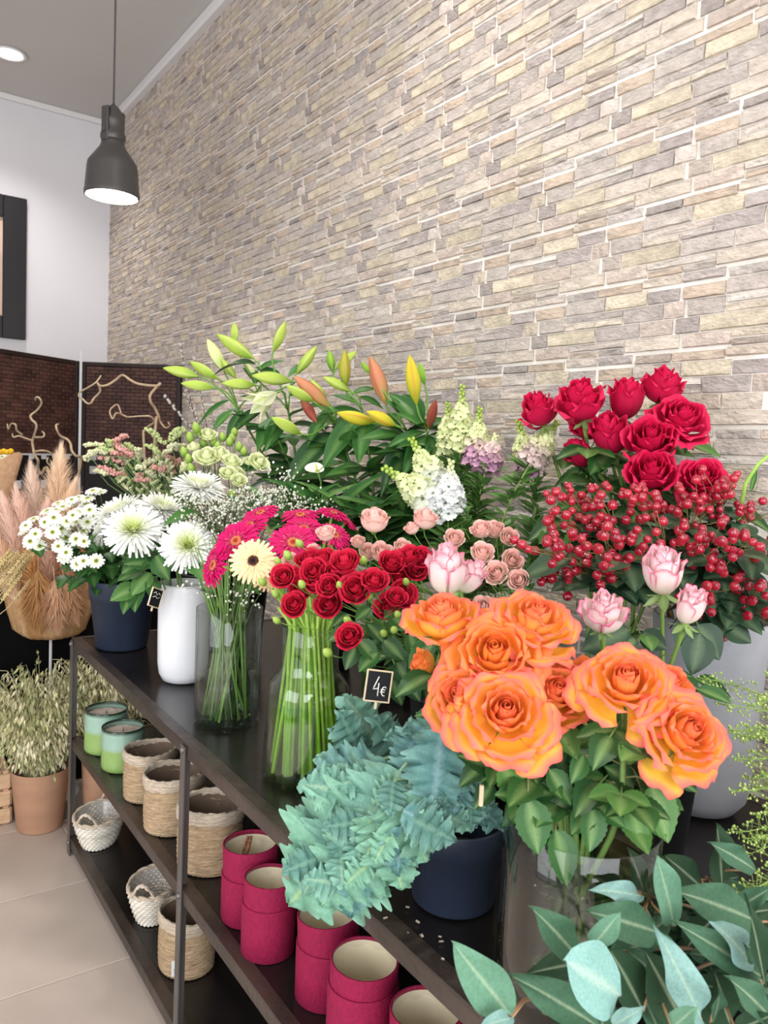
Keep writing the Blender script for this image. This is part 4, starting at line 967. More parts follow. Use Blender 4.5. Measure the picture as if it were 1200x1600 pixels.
for i, (x, y, rad, d, ax, col, lab) in enumerate((
        (420, 165, 74, 1.78, (.35, .9, -.35), 'pink', 'hot pink gerbera tilted up, topmost at the left of its bunch'),
        (375, 218, 76, 1.72, (.5, .8, -.4), 'pink', 'hot pink gerbera second from the top at the left'),
        (318, 282, 92, 1.66, (.8, .5, -.4), 'pink', 'hot pink gerbera facing left, next to the leftmost one'),
        (226, 382, 92, 1.62, (.55, .2, -.85), 'pink', 'hot pink gerbera turned sideways, leftmost, touching a white chrysanthemum'),
        (585, 175, 78, 1.78, (.3, .95, -.1), 'pink', 'hot pink gerbera lying flat at the top middle of the bunch'),
        (600, 232, 86, 1.70, (.5, .85, .05), 'pink', 'hot pink gerbera in the middle, behind the front facing one'),
        (555, 290, 100, 1.60, (.75, .65, -.05), 'pink', 'large hot pink gerbera with pale disc at the centre front'),
        (722, 165, 62, 1.78, (.2, .95, .25), 'pink', 'small hot pink gerbera at the upper right of the bunch'),
        (778, 198, 52, 1.80, (.1, .8, .6), 'pink', 'dark pink gerbera seen from behind, rightmost of the bunch'),
        (728, 258, 72, 1.64, (.55, .75, .35), 'pink', 'hot pink gerbera behind the pale spray rose at the right'),
        (388, 365, 94, 1.50, (.95, .3, -.15), 'peach', 'peach gerbera with a black centre facing the viewer'),
        (448, 412, 78, 1.54, (.75, .2, .45), 'peach', 'peach gerbera half hidden behind the red spray roses'))):
    X_, Y_ = c6(x, y); c = U(X_, Y_, d); a = face(*ax, c); R = rad*1.1/2.667*d/FPX; rr = random.Random(i)
    pts = stem_pts(c-a*R*.12, a, 'bottle', .28, rr=rr, spread=1.0); t = thing('gerbera', lab, 'gerbera', tuple(pts[-1]), GG); mw = fr(c, z=a, spin=rr.uniform(0, 6), s=R)
    o_, in_, ds = GER[col]
    part('ray_petals', o_, 'petal', t, mw, stuff=True); part('inner_petals', in_, 'petal', t, mw, stuff=True); part('disk', ds, 'petal', t, mw)
    add_stem(t, pts, .0032, .0042, G(146, 184, 78), 8)
# extra thick stems standing in the shouldered vase
for i in range(40):
    rr = random.Random(900+i); a = rr.uniform(0, 6.28); v = VS['bottle']; q = v['c']+V((math.cos(a), math.sin(a), 0))*v['rm']*math.sqrt(rr.random())*.85+V((0, 0, v['h']))
    tp = q+V((math.cos(a)*.03, math.sin(a)*.03, .03+.06*rr.random()))+RT*-.02*rr.random(); bo = v['c']+V((math.cos(a+.3), math.sin(a+.3), 0))*v['rb']*1.15*math.sqrt(rr.random()); bo.z = ZT+.022
    b = MB(); b.tube([tp, q, q*.5+bo*.5+V((0, 0, .0)), bo], [.0034, .0036, .004, .0042], 7, mix(G(132, 176, 66), G(168, 202, 92), rr.random()))
    solo('greenery_stalk', b, 'stem', 'smooth bright green flower stem packed in the shouldered glass vase', 'green stalk', None, 'green stems in the shouldered vase')
# ------------------------------------------------------------------ large white chrysanthemums
def mum_mesh(seed, green):
    rr = random.Random(seed); b = MB(); cw, cg = G(250, 250, 246), green
    layers = [(10, .02, .20, 1.35, 0), (14, .05, .27, 1.15, .05), (18, .07, .35, 1.0, .15), (22, .09, .44, .84, .3), (26, .10, .54, .68, .5), (30, .11, .64, .52, .7), (34, .12, .74, .36, .9), (36, .13, .83, .18, 1), (38, .13, .88, .0, 1), (36, .13, .87, -.2, 1)]
    for n, r0, L_, el, tw in layers:
        for k in range(n):
            a = 2*math.pi*k/n+rr.uniform(-.1, .1); LL = L_*rr.uniform(.86, 1.1); e0 = el+rr.uniform(-.13, .13); w_ = .034+.022*L_; tmp = MB(); up = .35 if L_ < .7 else -.12+rr.uniform(-.15, .2)
            def fn(u, v):
                z = .06+LL*u*math.sin(e0)+up*.3*LL*u*u; r = r0+LL*u*math.cos(e0)-(up*.16*LL*u*u if up > 0 else 0)
                ww = w_*(.6+.4*math.sin(math.pi*min(.95, u*.85+.1)))
                return (r, v*ww, z+.5*ww*abs(v)), mix(mix(cg, cw, tw), cw, sstep(.15, .9, u)*(.2+.8*tw))
            tmp.grid(4, 2, fn); b.put(tmp, M.Rotation(a, 4, 'Z'))
    return b.mesh('petals')
MUM = [mum_mesh(1, G(212, 224, 120)), mum_mesh(2, G(226, 232, 170)), mum_mesh(3, G(222, 230, 150))]
mc = MB(); mc.lathe([(.0001, -.12), (.12, -.1), (.3, -.03), (.32, .05), (.05, .12)], 14, col=G(90, 128, 62)); MCAL = mc.mesh('calyx')
CG = 'large white chrysanthemums'
for i, (px, py, rp, d, ax, key, v, lab) in enumerate((
        (310, 757, 44, 2.16, (.28, .95, .1), 'cyl', 1, 'large white chrysanthemum held highest, seen from the side'),
        (184, 797, 44, 2.38, (.35, .85, -.45), 'white', 1, 'large white chrysanthemum at the back left, next to the small daisies'),
        (254, 792, 40, 2.30, (.3, .95, .25), 'white', 1, 'large white chrysanthemum in the middle with drooping side petals'),
        (208, 824, 49, 2.18, (.72, .65, -.1), 'white', 0, 'large white chrysanthemum with lime centre above the dark bucket'),
        (294, 850, 45, 2.02, (.88, .45, -.05), 'cyl', 0, 'large white chrysanthemum with lime centre beside the hot pink gerberas'),
        (160, 822, 32, 2.36, (.3, .3, -.9), 'white', 1, 'large white chrysanthemum turned away, leftmost of the big ones'))):
    c = U(px, py, d); a = face(*ax, c); R = rp*d/FPX; rr = random.Random(40+i); pts = stem_pts(c-a*R*.1, a, key, .3, rr=rr)
    t = thing('chrysanthemum', lab, 'chrysanthemum', tuple(pts[-1]), CG); mw = fr(c-a*R*.18, z=a, spin=rr.uniform(0, 6), s=R)
    part('petals', MUM[v], 'petal', t, mw, stuff=True); part('calyx', MCAL, 'leaf', t, mw); add_stem(t, pts, .003, .0036, G(108, 146, 72))
    for k in range(5 if key == 'white' else 3):
        q = along(pts, .08+.10*k); an = rr.uniform(0, 6.28); dd = V((math.cos(an), math.sin(an), .1))-FW*.5
        rleaf(t, f'mum{rr.randrange(2)}', q, dd+V((0, 0, -.3)), rr.uniform(.07, .10))
# big green leaves hanging over the bucket
hl = thing('leafy_branch', 'bright green leafy branch hanging over the white vase rim onto the navy bucket', 'branch', tuple(U(262, 925, 2.2)))
st = [U(262, 930, 2.25), U(250, 900, 2.2), U(225, 905, 2.18), U(205, 925, 2.16)]
b = MB(); b.tube(st, .0022, 6, G(92, 136, 62)); part('stem', b, 'stem', hl)
for (bx, by, tx, ty) in ((225, 890, 183, 905), (235, 895, 205, 930), (215, 915, 172, 938), (212, 918, 190, 958), (240, 905, 238, 935), (218, 905, 208, 955), (235, 880, 195, 880), (228, 870, 190, 895), (244, 868, 262, 905)):
    leaf(hl, f'rose{(bx+ty) % 3 % 2*2 if bx % 2 else 0}', U(bx, by, 2.18), U(tx, ty, 2.13), face(1, .6, .4*math.sin(bx)), wscale=1.0)

# ------------------------------------------------------------------ small white daisy chrysanthemums in the navy bucket
def daisy(seed):
    rr = random.Random(seed); b = MB()
    for n, L0, up in ((13, 1.0, .03), (12, .82, .14)):
        for k in range(n):
            a = 2*math.pi*k/n+rr.uniform(-.06, .06); tmp = MB(); L_ = L0*rr.uniform(.92, 1.06)
            tmp.grid(3, 2, lambda u, v: ((.2+(L_-.2)*u, v*.19*(.5+.5*math.sin(math.pi*min(.9, .2+u*.7))), up*u+.05*abs(v)-.1*u*u), mix(G(232, 236, 206), G(250, 250, 246), u))); b.put(tmp, M.Rotation(a, 4, 'Z'))
    b.lathe([(.30, .03), (.26, .11), (.14, .15), (.0001, .13)], 12, col=lambda r, z, a: mix(G(96, 112, 40), G(206, 206, 110), sstep(.1, .28, r)))
    b.lathe([(.0001, -.15), (.15, -.1), (.28, .02)], 8, col=G(80, 116, 56)); return b.mesh('flower')
DS = [daisy(1), daisy(2)]
c3 = lambda x, y: (x/5.714, 620+y/5.714)
heads = [c3(*q) for q in ((520, 950), (420, 1020), (500, 1010), (560, 985), (400, 1120), (480, 1140), (550, 1180), (470, 1210), (600, 1110), (620, 1160), (590, 1260), (680, 1270), (750, 1200), (750, 1290), (640, 1370), (590, 1390), (575, 1430), (520, 1335), (355, 1335), (315, 1225), (300, 1090), (230, 1150), (210, 1200), (270, 1290), (745, 1465), (690, 1490), (640, 920), (700, 900), (780, 910), (830, 840), (890, 850), (760, 960), (800, 1010), (700, 1030), (650, 1060), (840, 1060), (620, 960), (860, 1465), (780, 1120), (680, 1120), (480, 1080))]
rr = random.Random(77)
heads.sort(key=lambda q: q[0])
dl = ('leftmost', 'second from the left', 'third from the left', 'in the middle', 'third from the right', 'second from the right', 'rightmost')
for g in range(7):
    hs = heads[g*6:g*6+6]; t = None
    C_ = [U(x, y, 2.42+rr.uniform(-.06, .14)+(.12 if y < 790 else 0)) for x, y in hs]; cen = sum(C_, V((0, 0, 0)))/len(C_); top = VS['blue']['c']+V((0, 0, VS['blue']['h'])); node = cen.lerp(top, .55)
    pts = stem_pts(node, V((0, 0, 1)), 'blue', rr=rr); t = thing('daisy_spray', f'spray of small white daisy chrysanthemums in the navy bucket, {dl[g]} of seven', 'chrysanthemum', tuple(pts[-1]), 'small white daisy sprays'); add_stem(t, pts, .0025, .003, G(72, 106, 52))
    for c in C_:
        ax = (face(.75, .6)+(c-cen).normalized()*.5).normalized(); R = rr.uniform(10.5, 13.5)*depth(c)/FPX
        part('flower', DS[rr.randrange(2)], 'petal', t, fr(c, z=ax, spin=rr.uniform(0, 6), s=R)); b = MB(); b.tube(bez(c-ax*R*.1, c-ax*.03, node.lerp(c, .3), node, 4), .0012, 4, G(84, 118, 58)); part('flower_stalk', b, 'stem', t)
    for k in range(14):
        q = cen.lerp(top, rr.uniform(.25, .95))+V((rr.uniform(-.1, .1), rr.uniform(-.1, .1), rr.uniform(-.03, .03))); a = rr.uniform(0, 6.28)
        rleaf(t, 'mum0', q, V((math.cos(a), math.sin(a), -.3))-FW*.4, rr.uniform(.05, .085))
# ------------------------------------------------------------------ lisianthus
LG = 'pale green white lisianthus'
c5 = lambda x, y: (250+x/2.667, 480+y/2.667)
def lis(label, heads, buds, seed, key='b_lisi'):
    hd = [(*c5(x, y), dp, d, ax) for (x, y, dp, d, ax) in heads]; bd = [(*c5(x, y), s, d) for (x, y, s, d) in buds]
    return spray('lisianthus', label, 'lisianthus', LG, key, hd, 'lisi', .0022, .5, bd, 4, seed, 'mum', .05, rw=.95)
lis('lisianthus stem with the widest pale green bloom, above the high chrysanthemum', [(195, 620, 44, 2.32, (.6, .8, -.1)), (250, 610, 36, 2.34, (.5, .8, .2)), (140, 580, 24, 2.36, (.3, .9, -.3))], [(120, 630, 15, 2.34), (150, 500, 16, 2.36), (130, 670, 16, 2.32), (100, 600, 15, 2.35)], 21)
lis('lisianthus stem with a white bloom at the upper left under the lilies', [(200, 528, 30, 2.38, (.5, .8, 0)), (105, 660, 24, 2.36, (.3, .6, -.6))], [(155, 510, 18, 2.38), (125, 540, 16, 2.38), (225, 560, 15, 2.4), (180, 565, 15, 2.4), (240, 580, 15, 2.38)], 22)
lis('lisianthus stem with one white bloom at the far right of its bunch', [(415, 645, 36, 2.26, (.6, .6, .5)), (375, 640, 22, 2.28, (.4, .8, .2)), (320, 690, 26, 2.28, (.6, .6, 0))], [(300, 545, 15, 2.4), (330, 580, 15, 2.36), (290, 560, 14, 2.38), (350, 600, 14, 2.34)], 23)
lis('lisianthus stem low in the middle, green half open blooms over the filler', [(285, 690, 30, 2.24, (.6, .7, 0)), (300, 640, 34, 2.3, (.5, .8, .1)), (330, 720, 28, 2.22, (.6, .6, .2))], [(300, 780, 18, 2.2), (260, 540, 14, 2.4), (310, 520, 14, 2.42)], 24)
# ------------------------------------------------------------------ statice
SG = 'pink and cream statice'
def statice_spike(mb, pts, r, col, rr):
    n = 34
    for k in range(n):
        s = k/(n-1); q = along(pts, s)
        for m in range(2):
            a = rr.uniform(0, 6.28); o_ = V((math.cos(a), math.sin(a), .8+rr.random()*.6))*r*rr.uniform(.35, .75); kk = rr.uniform(.85, 1.12)
            mb.ball(q+o_, r*rr.uniform(.26, .44), 5, 3, col=tuple(c*kk for c in col))
CRM, PNK, GRN = G(232, 232, 192), G(234, 176, 166), G(206, 218, 154)
c7 = lambda x, y: (120+x/5.714, 560+y/5.714)
spk = [  # groups of spikes: (x0,y0,x1,y1,colour)
    [(90, 800, 240, 800, CRM), (80, 930, 190, 850, CRM), (130, 860, 260, 870, CRM), (200, 830, 330, 860, GRN), (290, 760, 310, 800, GRN)],
    [(200, 910, 420, 960, PNK), (330, 870, 470, 900, PNK), (380, 830, 490, 890, PNK), (350, 760, 440, 720, PNK), (350, 800, 380, 820, PNK)],
    [(200, 990, 340, 1060, PNK), (340, 1050, 430, 1080, PNK), (170, 1030, 260, 1060, CRM), (450, 790, 500, 840, GRN), (540, 830, 560, 900, CRM)],
    [(640, 660, 770, 780, GRN), (640, 800, 720, 870, GRN), (720, 920, 840, 840, CRM), (600, 980, 700, 930, CRM), (540, 1000, 590, 1010, CRM)],
    [(840, 760, 960, 670, GRN), (860, 700, 940, 650, GRN), (840, 820, 880, 800, CRM), (900, 840, 960, 800, CRM), (800, 900, 870, 950, PNK)],
    [(690, 1000, 740, 1010, PNK), (750, 1020, 850, 990, PNK), (560, 1070, 620, 1080, PNK), (540, 1120, 610, 1110, PNK), (880, 980, 960, 920, PNK), (640, 1040, 690, 1080, CRM), (800, 1040, 860, 1040, PNK)]]
lab = ('statice stem with cream tips at the far left of its bunch', 'statice stem with the tallest pink tips, left of the middle', 'statice stem with a low pink row over the small daisies', 'statice stem with a curved green tip standing tall in the middle', 'statice stem with green domed tip next to the lisianthus', 'statice stem with low dusty pink tips behind the chrysanthemums')
for g, sp in enumerate(spk):
    rr = random.Random(500+g); d = 2.78; P_ = [(U(*c7(a, b_), d+rr.uniform(-.05, .05)), U(*c7(c_, e), d+rr.uniform(-.05, .05)), col) for a, b_, c_, e, col in sp]
    cen = sum((q[0]+q[1] for q in P_), V((0, 0, 0)))/(2*len(P_)); v = VS['b_stat']; node = cen.lerp(v['c']+V((0, 0, v['h'])), .6)
    pts = stem_pts(node, V((0, 0, 1)), 'b_stat', rr=rr); t = thing('statice', lab[g], 'statice', tuple(pts[-1]), SG); add_stem(t, pts, .0022, .0028, G(92, 120, 66))
    for a, c_, col in P_:
        b = MB(); arc = bez(a, a.lerp(c_, .3)+V((0, 0, .006)), a.lerp(c_, .7)+V((0, 0, .006)), c_, 5); statice_spike(b, arc, .0155, col, rr); part('flower_spike', b, 'petal', t)
        b = MB(); m_ = a.lerp(c_, .5); b.tube(bez(m_, m_-V((0, 0, .04)), node+V((0, 0, .04)), node, 5), .0016, 5, G(104, 136, 74)); part('flower_stalk', b, 'stem', t)
        for k in range(5):
            q = m_.lerp(node, rr.uniform(.1, .7)); a2 = rr.uniform(0, 6.28); b = MB(); statice_spike(b, [q, q+V((math.cos(a2)*.02, math.sin(a2)*.02, .02))], .007, GRN if k % 2 else CRM, rr); part('side_floret', b, 'petal', t)
        for k in range(3):
            q = m_.lerp(node, rr.uniform(.2, .9)); a2 = rr.uniform(0, 6.28); rleaf(t, 'grass', q, V((math.cos(a2)*.4, math.sin(a2)*.4, .9)), rr.uniform(.05, .09))
# ------------------------------------------------------------------ white filler (sea lavender)
def filler(label, pts_px, d, key, seed, n):
    rr = random.Random(seed); C_ = [U(x, y, d+rr.uniform(-.05, .05)) for x, y in pts_px]; cen = sum(C_, V((0, 0, 0)))/len(C_); v = VS[key]; node = cen.lerp(v['c']+V((0, 0, v['h'])), .5)
    pts = stem_pts(node, V((0, 0, 1)), key, rr=rr); t = thing('sea_lavender', label, 'filler flower', tuple(pts[-1]), 'white sea lavender'); add_stem(t, pts, .0018, .0024, G(70, 96, 54))
    tw = MB(); fl = MB()
    for c in C_:
        hub = c.lerp(node, .35); tw.tube(bez(node, node.lerp(hub, .4)+V((0, 0, .01)), hub, hub, 3), .0011, 4, G(62, 84, 46))
        for k in range(n):
            e = c+V((rr.gauss(0, .028), rr.gauss(0, .028), rr.gauss(0, .014)))
            if k % 3 == 0: tw.tube([hub, hub.lerp(e, .6)+V((0, 0, .004)), e], .0006, 3, G(74, 84, 50))
            fl.ball(e, rr.uniform(.0022, .0042), 4, 3, col=mix(G(250, 250, 240), G(214, 216, 190), rr.random()))
    part('twigs', tw, 'stem', t, stuff=True); part('florets', fl, 'petal', t, stuff=True)
filler('white sea lavender spray above the pink gerberas in the middle', [(415, 775), (445, 770), (470, 785), (430, 790), (400, 785), (490, 795), (385, 775)], 2.05, 'cyl', 61, 60)
filler('white sea lavender spray between the chrysanthemum and the gerberas', [(330, 800), (350, 795), (370, 805), (345, 815), (320, 810), (365, 790), (310, 785)], 2.05, 'cyl', 62, 60)
filler('thin sea lavender sprig hanging inside the glass cylinder rim', [(372, 925), (378, 940), (366, 935), (300, 915)], 1.92, 'cyl', 63, 16)
filler('sparse white sea lavender sprig poking up below the lisianthus', [(432, 738), (445, 742), (457, 748), (420, 750), (448, 730)], 2.15, 'cyl', 64, 9)
# fine dark grassy foliage in the cylinder
for k in range(40):
    rr = random.Random(640+k); v = VS['cyl']; a1, a2 = rr.uniform(0, 6.28), rr.uniform(0, 6.28); m = v['c']+V((math.cos(a1), math.sin(a1), 0))*v['rm']*.75*math.sqrt(rr.random())+V((0, 0, v['h'])); bo = v['c']+V((math.cos(a2), math.sin(a2), 0))*v['rb']*1.05*math.sqrt(rr.random()); bo.z = ZT+.022
    e = m+(m-bo)*.25+V((math.cos(a1)*.04, math.sin(a1)*.04, rr.uniform(.03, .12))); wide = k % 4 == 0
    b = MB(); b.tube([e, m, m*.5+bo*.5, bo], [.0008, .0012, .0018, .002] if not wide else [.002, .003, .0036, .0038], 6, mix(G(70, 104, 52), G(128, 162, 84), rr.random())); solo('filler_stalk', b, 'stem', 'thin dark green filler stem in the glass cylinder', 'green stalk', None, 'thin stems in the glass cylinder')
# ------------------------------------------------------------------ lilies
def bud_mesh(c0, c1, c2, seed):
    b = MB()
    def fn(u, v):
        a = math.pi*v; r = .175*math.sin(math.pi*min(.985, max(.02, u))**.95)**.75*(1+.07*math.cos(3*a)+.03*math.cos(6*a))
        rib = sstep(.3, 1, math.cos(3*a)); c = mix(mix(c0, c1, sstep(.0, .55, u)), c2, rib*.75)
        return (r*math.cos(a), r*math.sin(a), u), mix(c, c0, sstep(.9, 1, u)*.4)
    b.grid(14, 18, fn, True); return b.mesh('bud')
BUD = dict(lime=bud_mesh(G(140, 176, 60), G(186, 208, 92), G(212, 226, 130), 1), pale=bud_mesh(G(180, 204, 100), G(226, 232, 168), G(240, 240, 196), 2),
           yellow=bud_mesh(G(168, 188, 48), G(228, 214, 66), G(206, 150, 60), 3), salmon=bud_mesh(G(190, 170, 90), G(214, 146, 108), G(176, 84, 66), 4),
           red=bud_mesh(G(150, 110, 66), G(166, 84, 66), G(140, 58, 52), 5), olive=bud_mesh(G(130, 160, 54), G(190, 186, 74), G(158, 120, 54), 6), green=bud_mesh(G(96, 148, 48), G(140, 184, 64), G(166, 200, 84), 7))
def lily(label, key, d, node_px, buds, leaves, seed, group, opened=None):
    rr = random.Random(seed); node = U(*node_px, d); v = VS[key]; ax = (node-(v['c']+V((0, 0, v['h'])))).normalized(); pts = stem_pts(node, ax, key, .3, rr=rr)
    t = thing('lily', label, 'lily', tuple(pts[-1]), group); add_stem(t, pts, .0038, .005, G(84, 128, 52), 7)
    for (tx, ty, bx, by, kind, dd) in buds:
        B_, T_ = U(bx, by, d+dd), U(tx, ty, d+dd*1.5-.02); L_ = (T_-B_).length
        part('bud', BUD[kind], 'petal', t, fr(B_, z=T_-B_, spin=rr.uniform(0, 2), s=(L_*(.85 if L_ > .07 else 1.1), L_*(.85 if L_ > .07 else 1.1), L_)))
        b = MB(); b.tube(bez(B_, B_-(T_-B_).normalized()*.05, node.lerp(B_, .35)+V((0, 0, .015)), node, 6), [.0026]*6+[.0032], 6, G(104, 150, 60)); part('bud_stalk', b, 'stem', t)
    if opened:
        (tx, ty, bx, by, dd) = opened; B_, T_ = U(bx, by, d+dd), U(tx, ty, d+dd-.03); ax2 = (T_-B_).normalized(); L_ = (T_-B_).length
        for k in range(6):
            a = math.pi/3*k; m = fr(B_, z=ax2); o_ = m.to_3x3() @ V((math.cos(a), math.sin(a), 0))
            leaf(t, 'lilypetal', B_+o_*L_*.08, B_+ax2*L_*1.05+o_*L_*.38, ax2*-.2-o_, 'petal')
        b = MB(); b.tube(bez(B_, B_-ax2*.05, node.lerp(B_, .4), node, 5), .0028, 6, G(104, 150, 60)); part('bud_stalk', b, 'stem', t)
    for (bx, by, tx, ty, dd) in leaves: leaf(t, f'lily{rr.randrange(3)}', U(bx, by, d), U(tx, ty, d+dd), face(.6, .9, rr.uniform(-.4, .4)), wscale=rr.uniform(1.4, 2.0))
    for k in range(30):
        q = along(pts, rr.uniform(.0, .66)); a = rr.uniform(0, 6.28); rleaf(t, f'lily{rr.randrange(3)}', q, V((math.cos(a), math.sin(a), rr.uniform(-.1, .8))), rr.uniform(.11, .19), None, rr.uniform(1.3, 2.0))
reg_leaf('lilypetal', 'petal', name='', W=.24, c1=G(236, 238, 200), c2=G(196, 212, 130), fold=.15, droop=.2, shape='lance', nu=8, nv=4)
LL, LR = 'lilies with lime green buds', 'lilies with yellow and pinkish buds'
lily('lily stem with lime buds fanning far left over the screen', 'b_lilyl', 2.55, (372, 640), [(255, 575, 310, 588, 'lime', .05), (297, 565, 341, 592, 'lime', .08), (283, 599, 335, 606, 'lime', 0), (324, 530, 350, 580, 'pale', .1), (347, 599, 399, 602, 'lime', -.08)],
     [(360, 625, 300, 655, 0), (365, 640, 330, 670, -.05), (380, 640, 350, 690, -.05)], 1, LL)
lily('lily stem with the tallest lime bud pair, upper left', 'b_lilyl', 2.52, (408, 625), [(339, 522, 396, 560, 'lime', 0), (366, 504, 368, 535, 'lime', .12), (345, 560, 368, 590, 'lime', .1), (394, 587, 455, 596, 'lime', -.1)],
     [(400, 570, 330, 555, .05), (402, 580, 440, 555, 0), (400, 600, 385, 560, .1), (410, 640, 360, 660, -.08)], 2, LL)
lily('lily stem with upright lime buds and one opening white flower', 'b_lilyl', 2.48, (450, 640), [(446, 502, 427, 549, 'lime', 0), (495, 541, 463, 584, 'lime', 0), (385, 568, 400, 590, 'pale', .1)],
     [(440, 600, 400, 560, .05), (450, 590, 480, 560, .05), (450, 620, 500, 600, 0), (430, 650, 400, 700, -.1), (440, 660, 415, 690, -.12)], 3, LL, (392, 638, 432, 614, -.08))
lily('lily stem with salmon pink buds leaning left in the middle', 'b_lilyr', 2.36, (525, 660), [(459, 588, 514, 635, 'salmon', -.05), (447, 602, 489, 627, 'lime', -.08), (495, 661, 470, 622, 'red', -.02), (424, 652, 470, 678, 'lime', -.1), (485, 592, 510, 625, 'lime', .05)],
     [(520, 640, 470, 690, -.05), (520, 650, 500, 620, 0), (530, 660, 560, 700, -.1), (520, 680, 440, 735, -.1)], 4, LR)
lily('lily stem with an olive striped upright bud and lime side buds', 'b_lilyr', 2.34, (565, 640), [(505, 589, 547, 611, 'lime', -.05), (539, 546, 540, 606, 'olive', -.05), (514, 547, 520, 581, 'green', .05), (557, 549, 525, 576, 'lime', .1)],
     [(550, 615, 590, 600, 0), (560, 620, 600, 630, -.03), (555, 630, 520, 610, 0), (570, 650, 560, 720, -.1), (560, 650, 500, 720, -.1)], 5, LR)
lily('lily stem with a tall salmon bud and two level yellow buds', 'b_lilyr', 2.26, (635, 672), [(578, 557, 603, 632, 'salmon', .05), (564, 566, 579, 584, 'green', .05), (527, 645, 585, 660, 'yellow', -.08), (573, 643, 618, 665, 'yellow', -.1)],
     [(610, 620, 640, 650, 0), (600, 625, 650, 660, 0), (630, 670, 590, 640, -.05), (640, 680, 590, 750, -.1), (640, 680, 650, 740, -.1), (630, 680, 560, 680, -.05)], 6, LR)
lily('lily stem with yellow striped bud and a red brown bud at the right', 'b_lilyr', 2.22, (668, 678), [(640, 555, 651, 632, 'yellow', 0), (655, 566, 664, 602, 'green', .06), (681, 624, 669, 670, 'red', -.05)],
     [(668, 672, 620, 640, -.03), (668, 672, 700, 650, 0), (660, 670, 610, 600, .05), (665, 675, 600, 690, -.05), (668, 680, 630, 730, -.1), (670, 680, 690, 740, -.1), (660, 665, 626, 600, .1)], 7, LR)
# dark strap foliage under the lilies
for g, (cxp, lab) in enumerate(((455, 'clump of dark strap leaves under the lime lilies'), (520, 'clump of dark strap leaves around the calla flower'), (580, 'clump of dark strap leaves under the salmon lily buds'), (640, 'clump of dark strap leaves beside the white snapdragons'))):
    rr = random.Random(700+g); root = U(cxp, 860, 2.2); root.z = max(root.z, ZT+.1); t = thing('strap_plant', lab, 'foliage', (root.x, root.y, ZT+.01), 'strap leaf clumps'); b = MB(); b.tube([V((root.x, root.y, ZT+.01)), root, root+V((0, 0, .08))], [.008, .006, .004], 7, G(60, 96, 46)); part('stem', b, 'stem', t)
    for k in range(28):
        q = root+V((rr.uniform(-.02, .02), rr.uniform(-.02, .02), rr.uniform(.0, .09))); a = rr.uniform(0, 6.28); rleaf(t, rr.choice(('lily2', 'lily0', 'grass')), q, V((math.cos(a)*.8, math.sin(a)*.8, rr.uniform(.3, 1.1))), rr.uniform(.13, .24), None, rr.uniform(1.1, 1.7))
# calla-like white flower
cl = thing('calla_lily', 'single small white calla flower in the dark foliage under the lilies', 'calla lily', tuple(U(500, 790, 2.2))); c = U(495, 732, 2.16)
b = MB(); ax = face(.55, .7, -.2)
b.grid(8, 16, lambda u, v: (((.12+.75*u**1.3)*math.cos(math.pi*v*.96)*(1+.25*u*(math.cos(math.pi*v))), (.12+.75*u**1.3)*math.sin(math.pi*v*.96), u*.9-.25*u*u+.25*u*u*math.cos(math.pi*v)), mix(G(190, 206, 130), G(244, 244, 226), sstep(.05, .4, u))))
part('spathe', b, 'petal', cl, fr(c-ax*.015, z=ax, s=.03)); b = MB(); b.tube([c-ax*.008, c+ax*.018], [.0025, .0018], 6, G(224, 206, 90)); part('spadix', b, 'stem', cl); b = MB(); b.tube([c-ax*.012, c-ax*.05, U(500, 790, 2.2)], .003, 6, G(88, 130, 56)); part('stem', b, 'stem', cl)

# ------------------------------------------------------------------ snapdragons
sf = MB()
for k, (a, L_, up) in enumerate(((.0, 1, .5), (.9, .9, .45), (-.9, .9, .45), (2.6, .8, .55), (-2.6, .8, .55))):
    tmp = MB(); tmp.grid(3, 3, lambda u, v: ((.15+L_*.8*u, v*.42*(.5+.5*math.sin(math.pi*min(.85, .15+u*.7))), .35+up*u-.25*u*u+.10*math.sin(v*5)*u), (1, 1, 1))); sf.put(tmp, M.Rotation(a, 4, 'Z'))
sf.lathe([(.0001, -.5), (.2, -.4), (.28, .1), (.3, .42)], 8, col=(.9, .95, .8)); SFV = sf
def snap(label, tip, base, cols, seed, d, width=1.0):
    rr = random.Random(seed); T_, B_ = U(*tip, d+.02), U(*base, d); ax = (T_-B_).normalized(); pts = stem_pts(B_, ax, 'b_snap', .3, rr=rr)
    t = thing('snapdragon', label, 'snapdragon', tuple(pts[-1]), 'pale snapdragons'); add_stem(t, [T_, T_.lerp(B_, .5)]+pts, .0018, .003, G(140, 172, 84))
    n = 46; fb = MB(); bb = MB()
    for k in range(n):
        s = (k+.5)/n; q = T_.lerp(B_, s); a = k*2.4; o_ = fr((0, 0, 0), z=ax).to_3x3() @ V((math.cos(a), math.sin(a), .35)); size = (.0060+.0165*sstep(.12, .65, s))*width; kk = rr.uniform(.92, 1.06)
        c = mix(mix(cols[0], cols[1], sstep(.1, .42, s)), cols[2], sstep(.5, .85, s)); m = fr(q+o_*size*.7, z=o_+ax*.15, spin=rr.uniform(0, 6), s=size)
        if s < .30: bb.ball(q+o_*size*.8, size*.75, 6, 4, col=tuple(x*kk for x in c))
        else:
            tmp = MB(); tmp.v = SFV.v; tmp.f = SFV.f; tmp.c = [tuple(x*y*kk for x, y in zip(c, w_)) for w_ in SFV.c]; fb.put(tmp, m)
    part('florets', fb, 'petal', t); part('tip_buds', bb, 'petal', t)
    for k in range(110):
        q = along(pts, .0+.55*rr.random()); a = rr.uniform(0, 6.28); rleaf(t, 'snap', q, V((math.cos(a), math.sin(a), rr.uniform(.2, .9))), rr.uniform(.035, .065), None, 1.5)
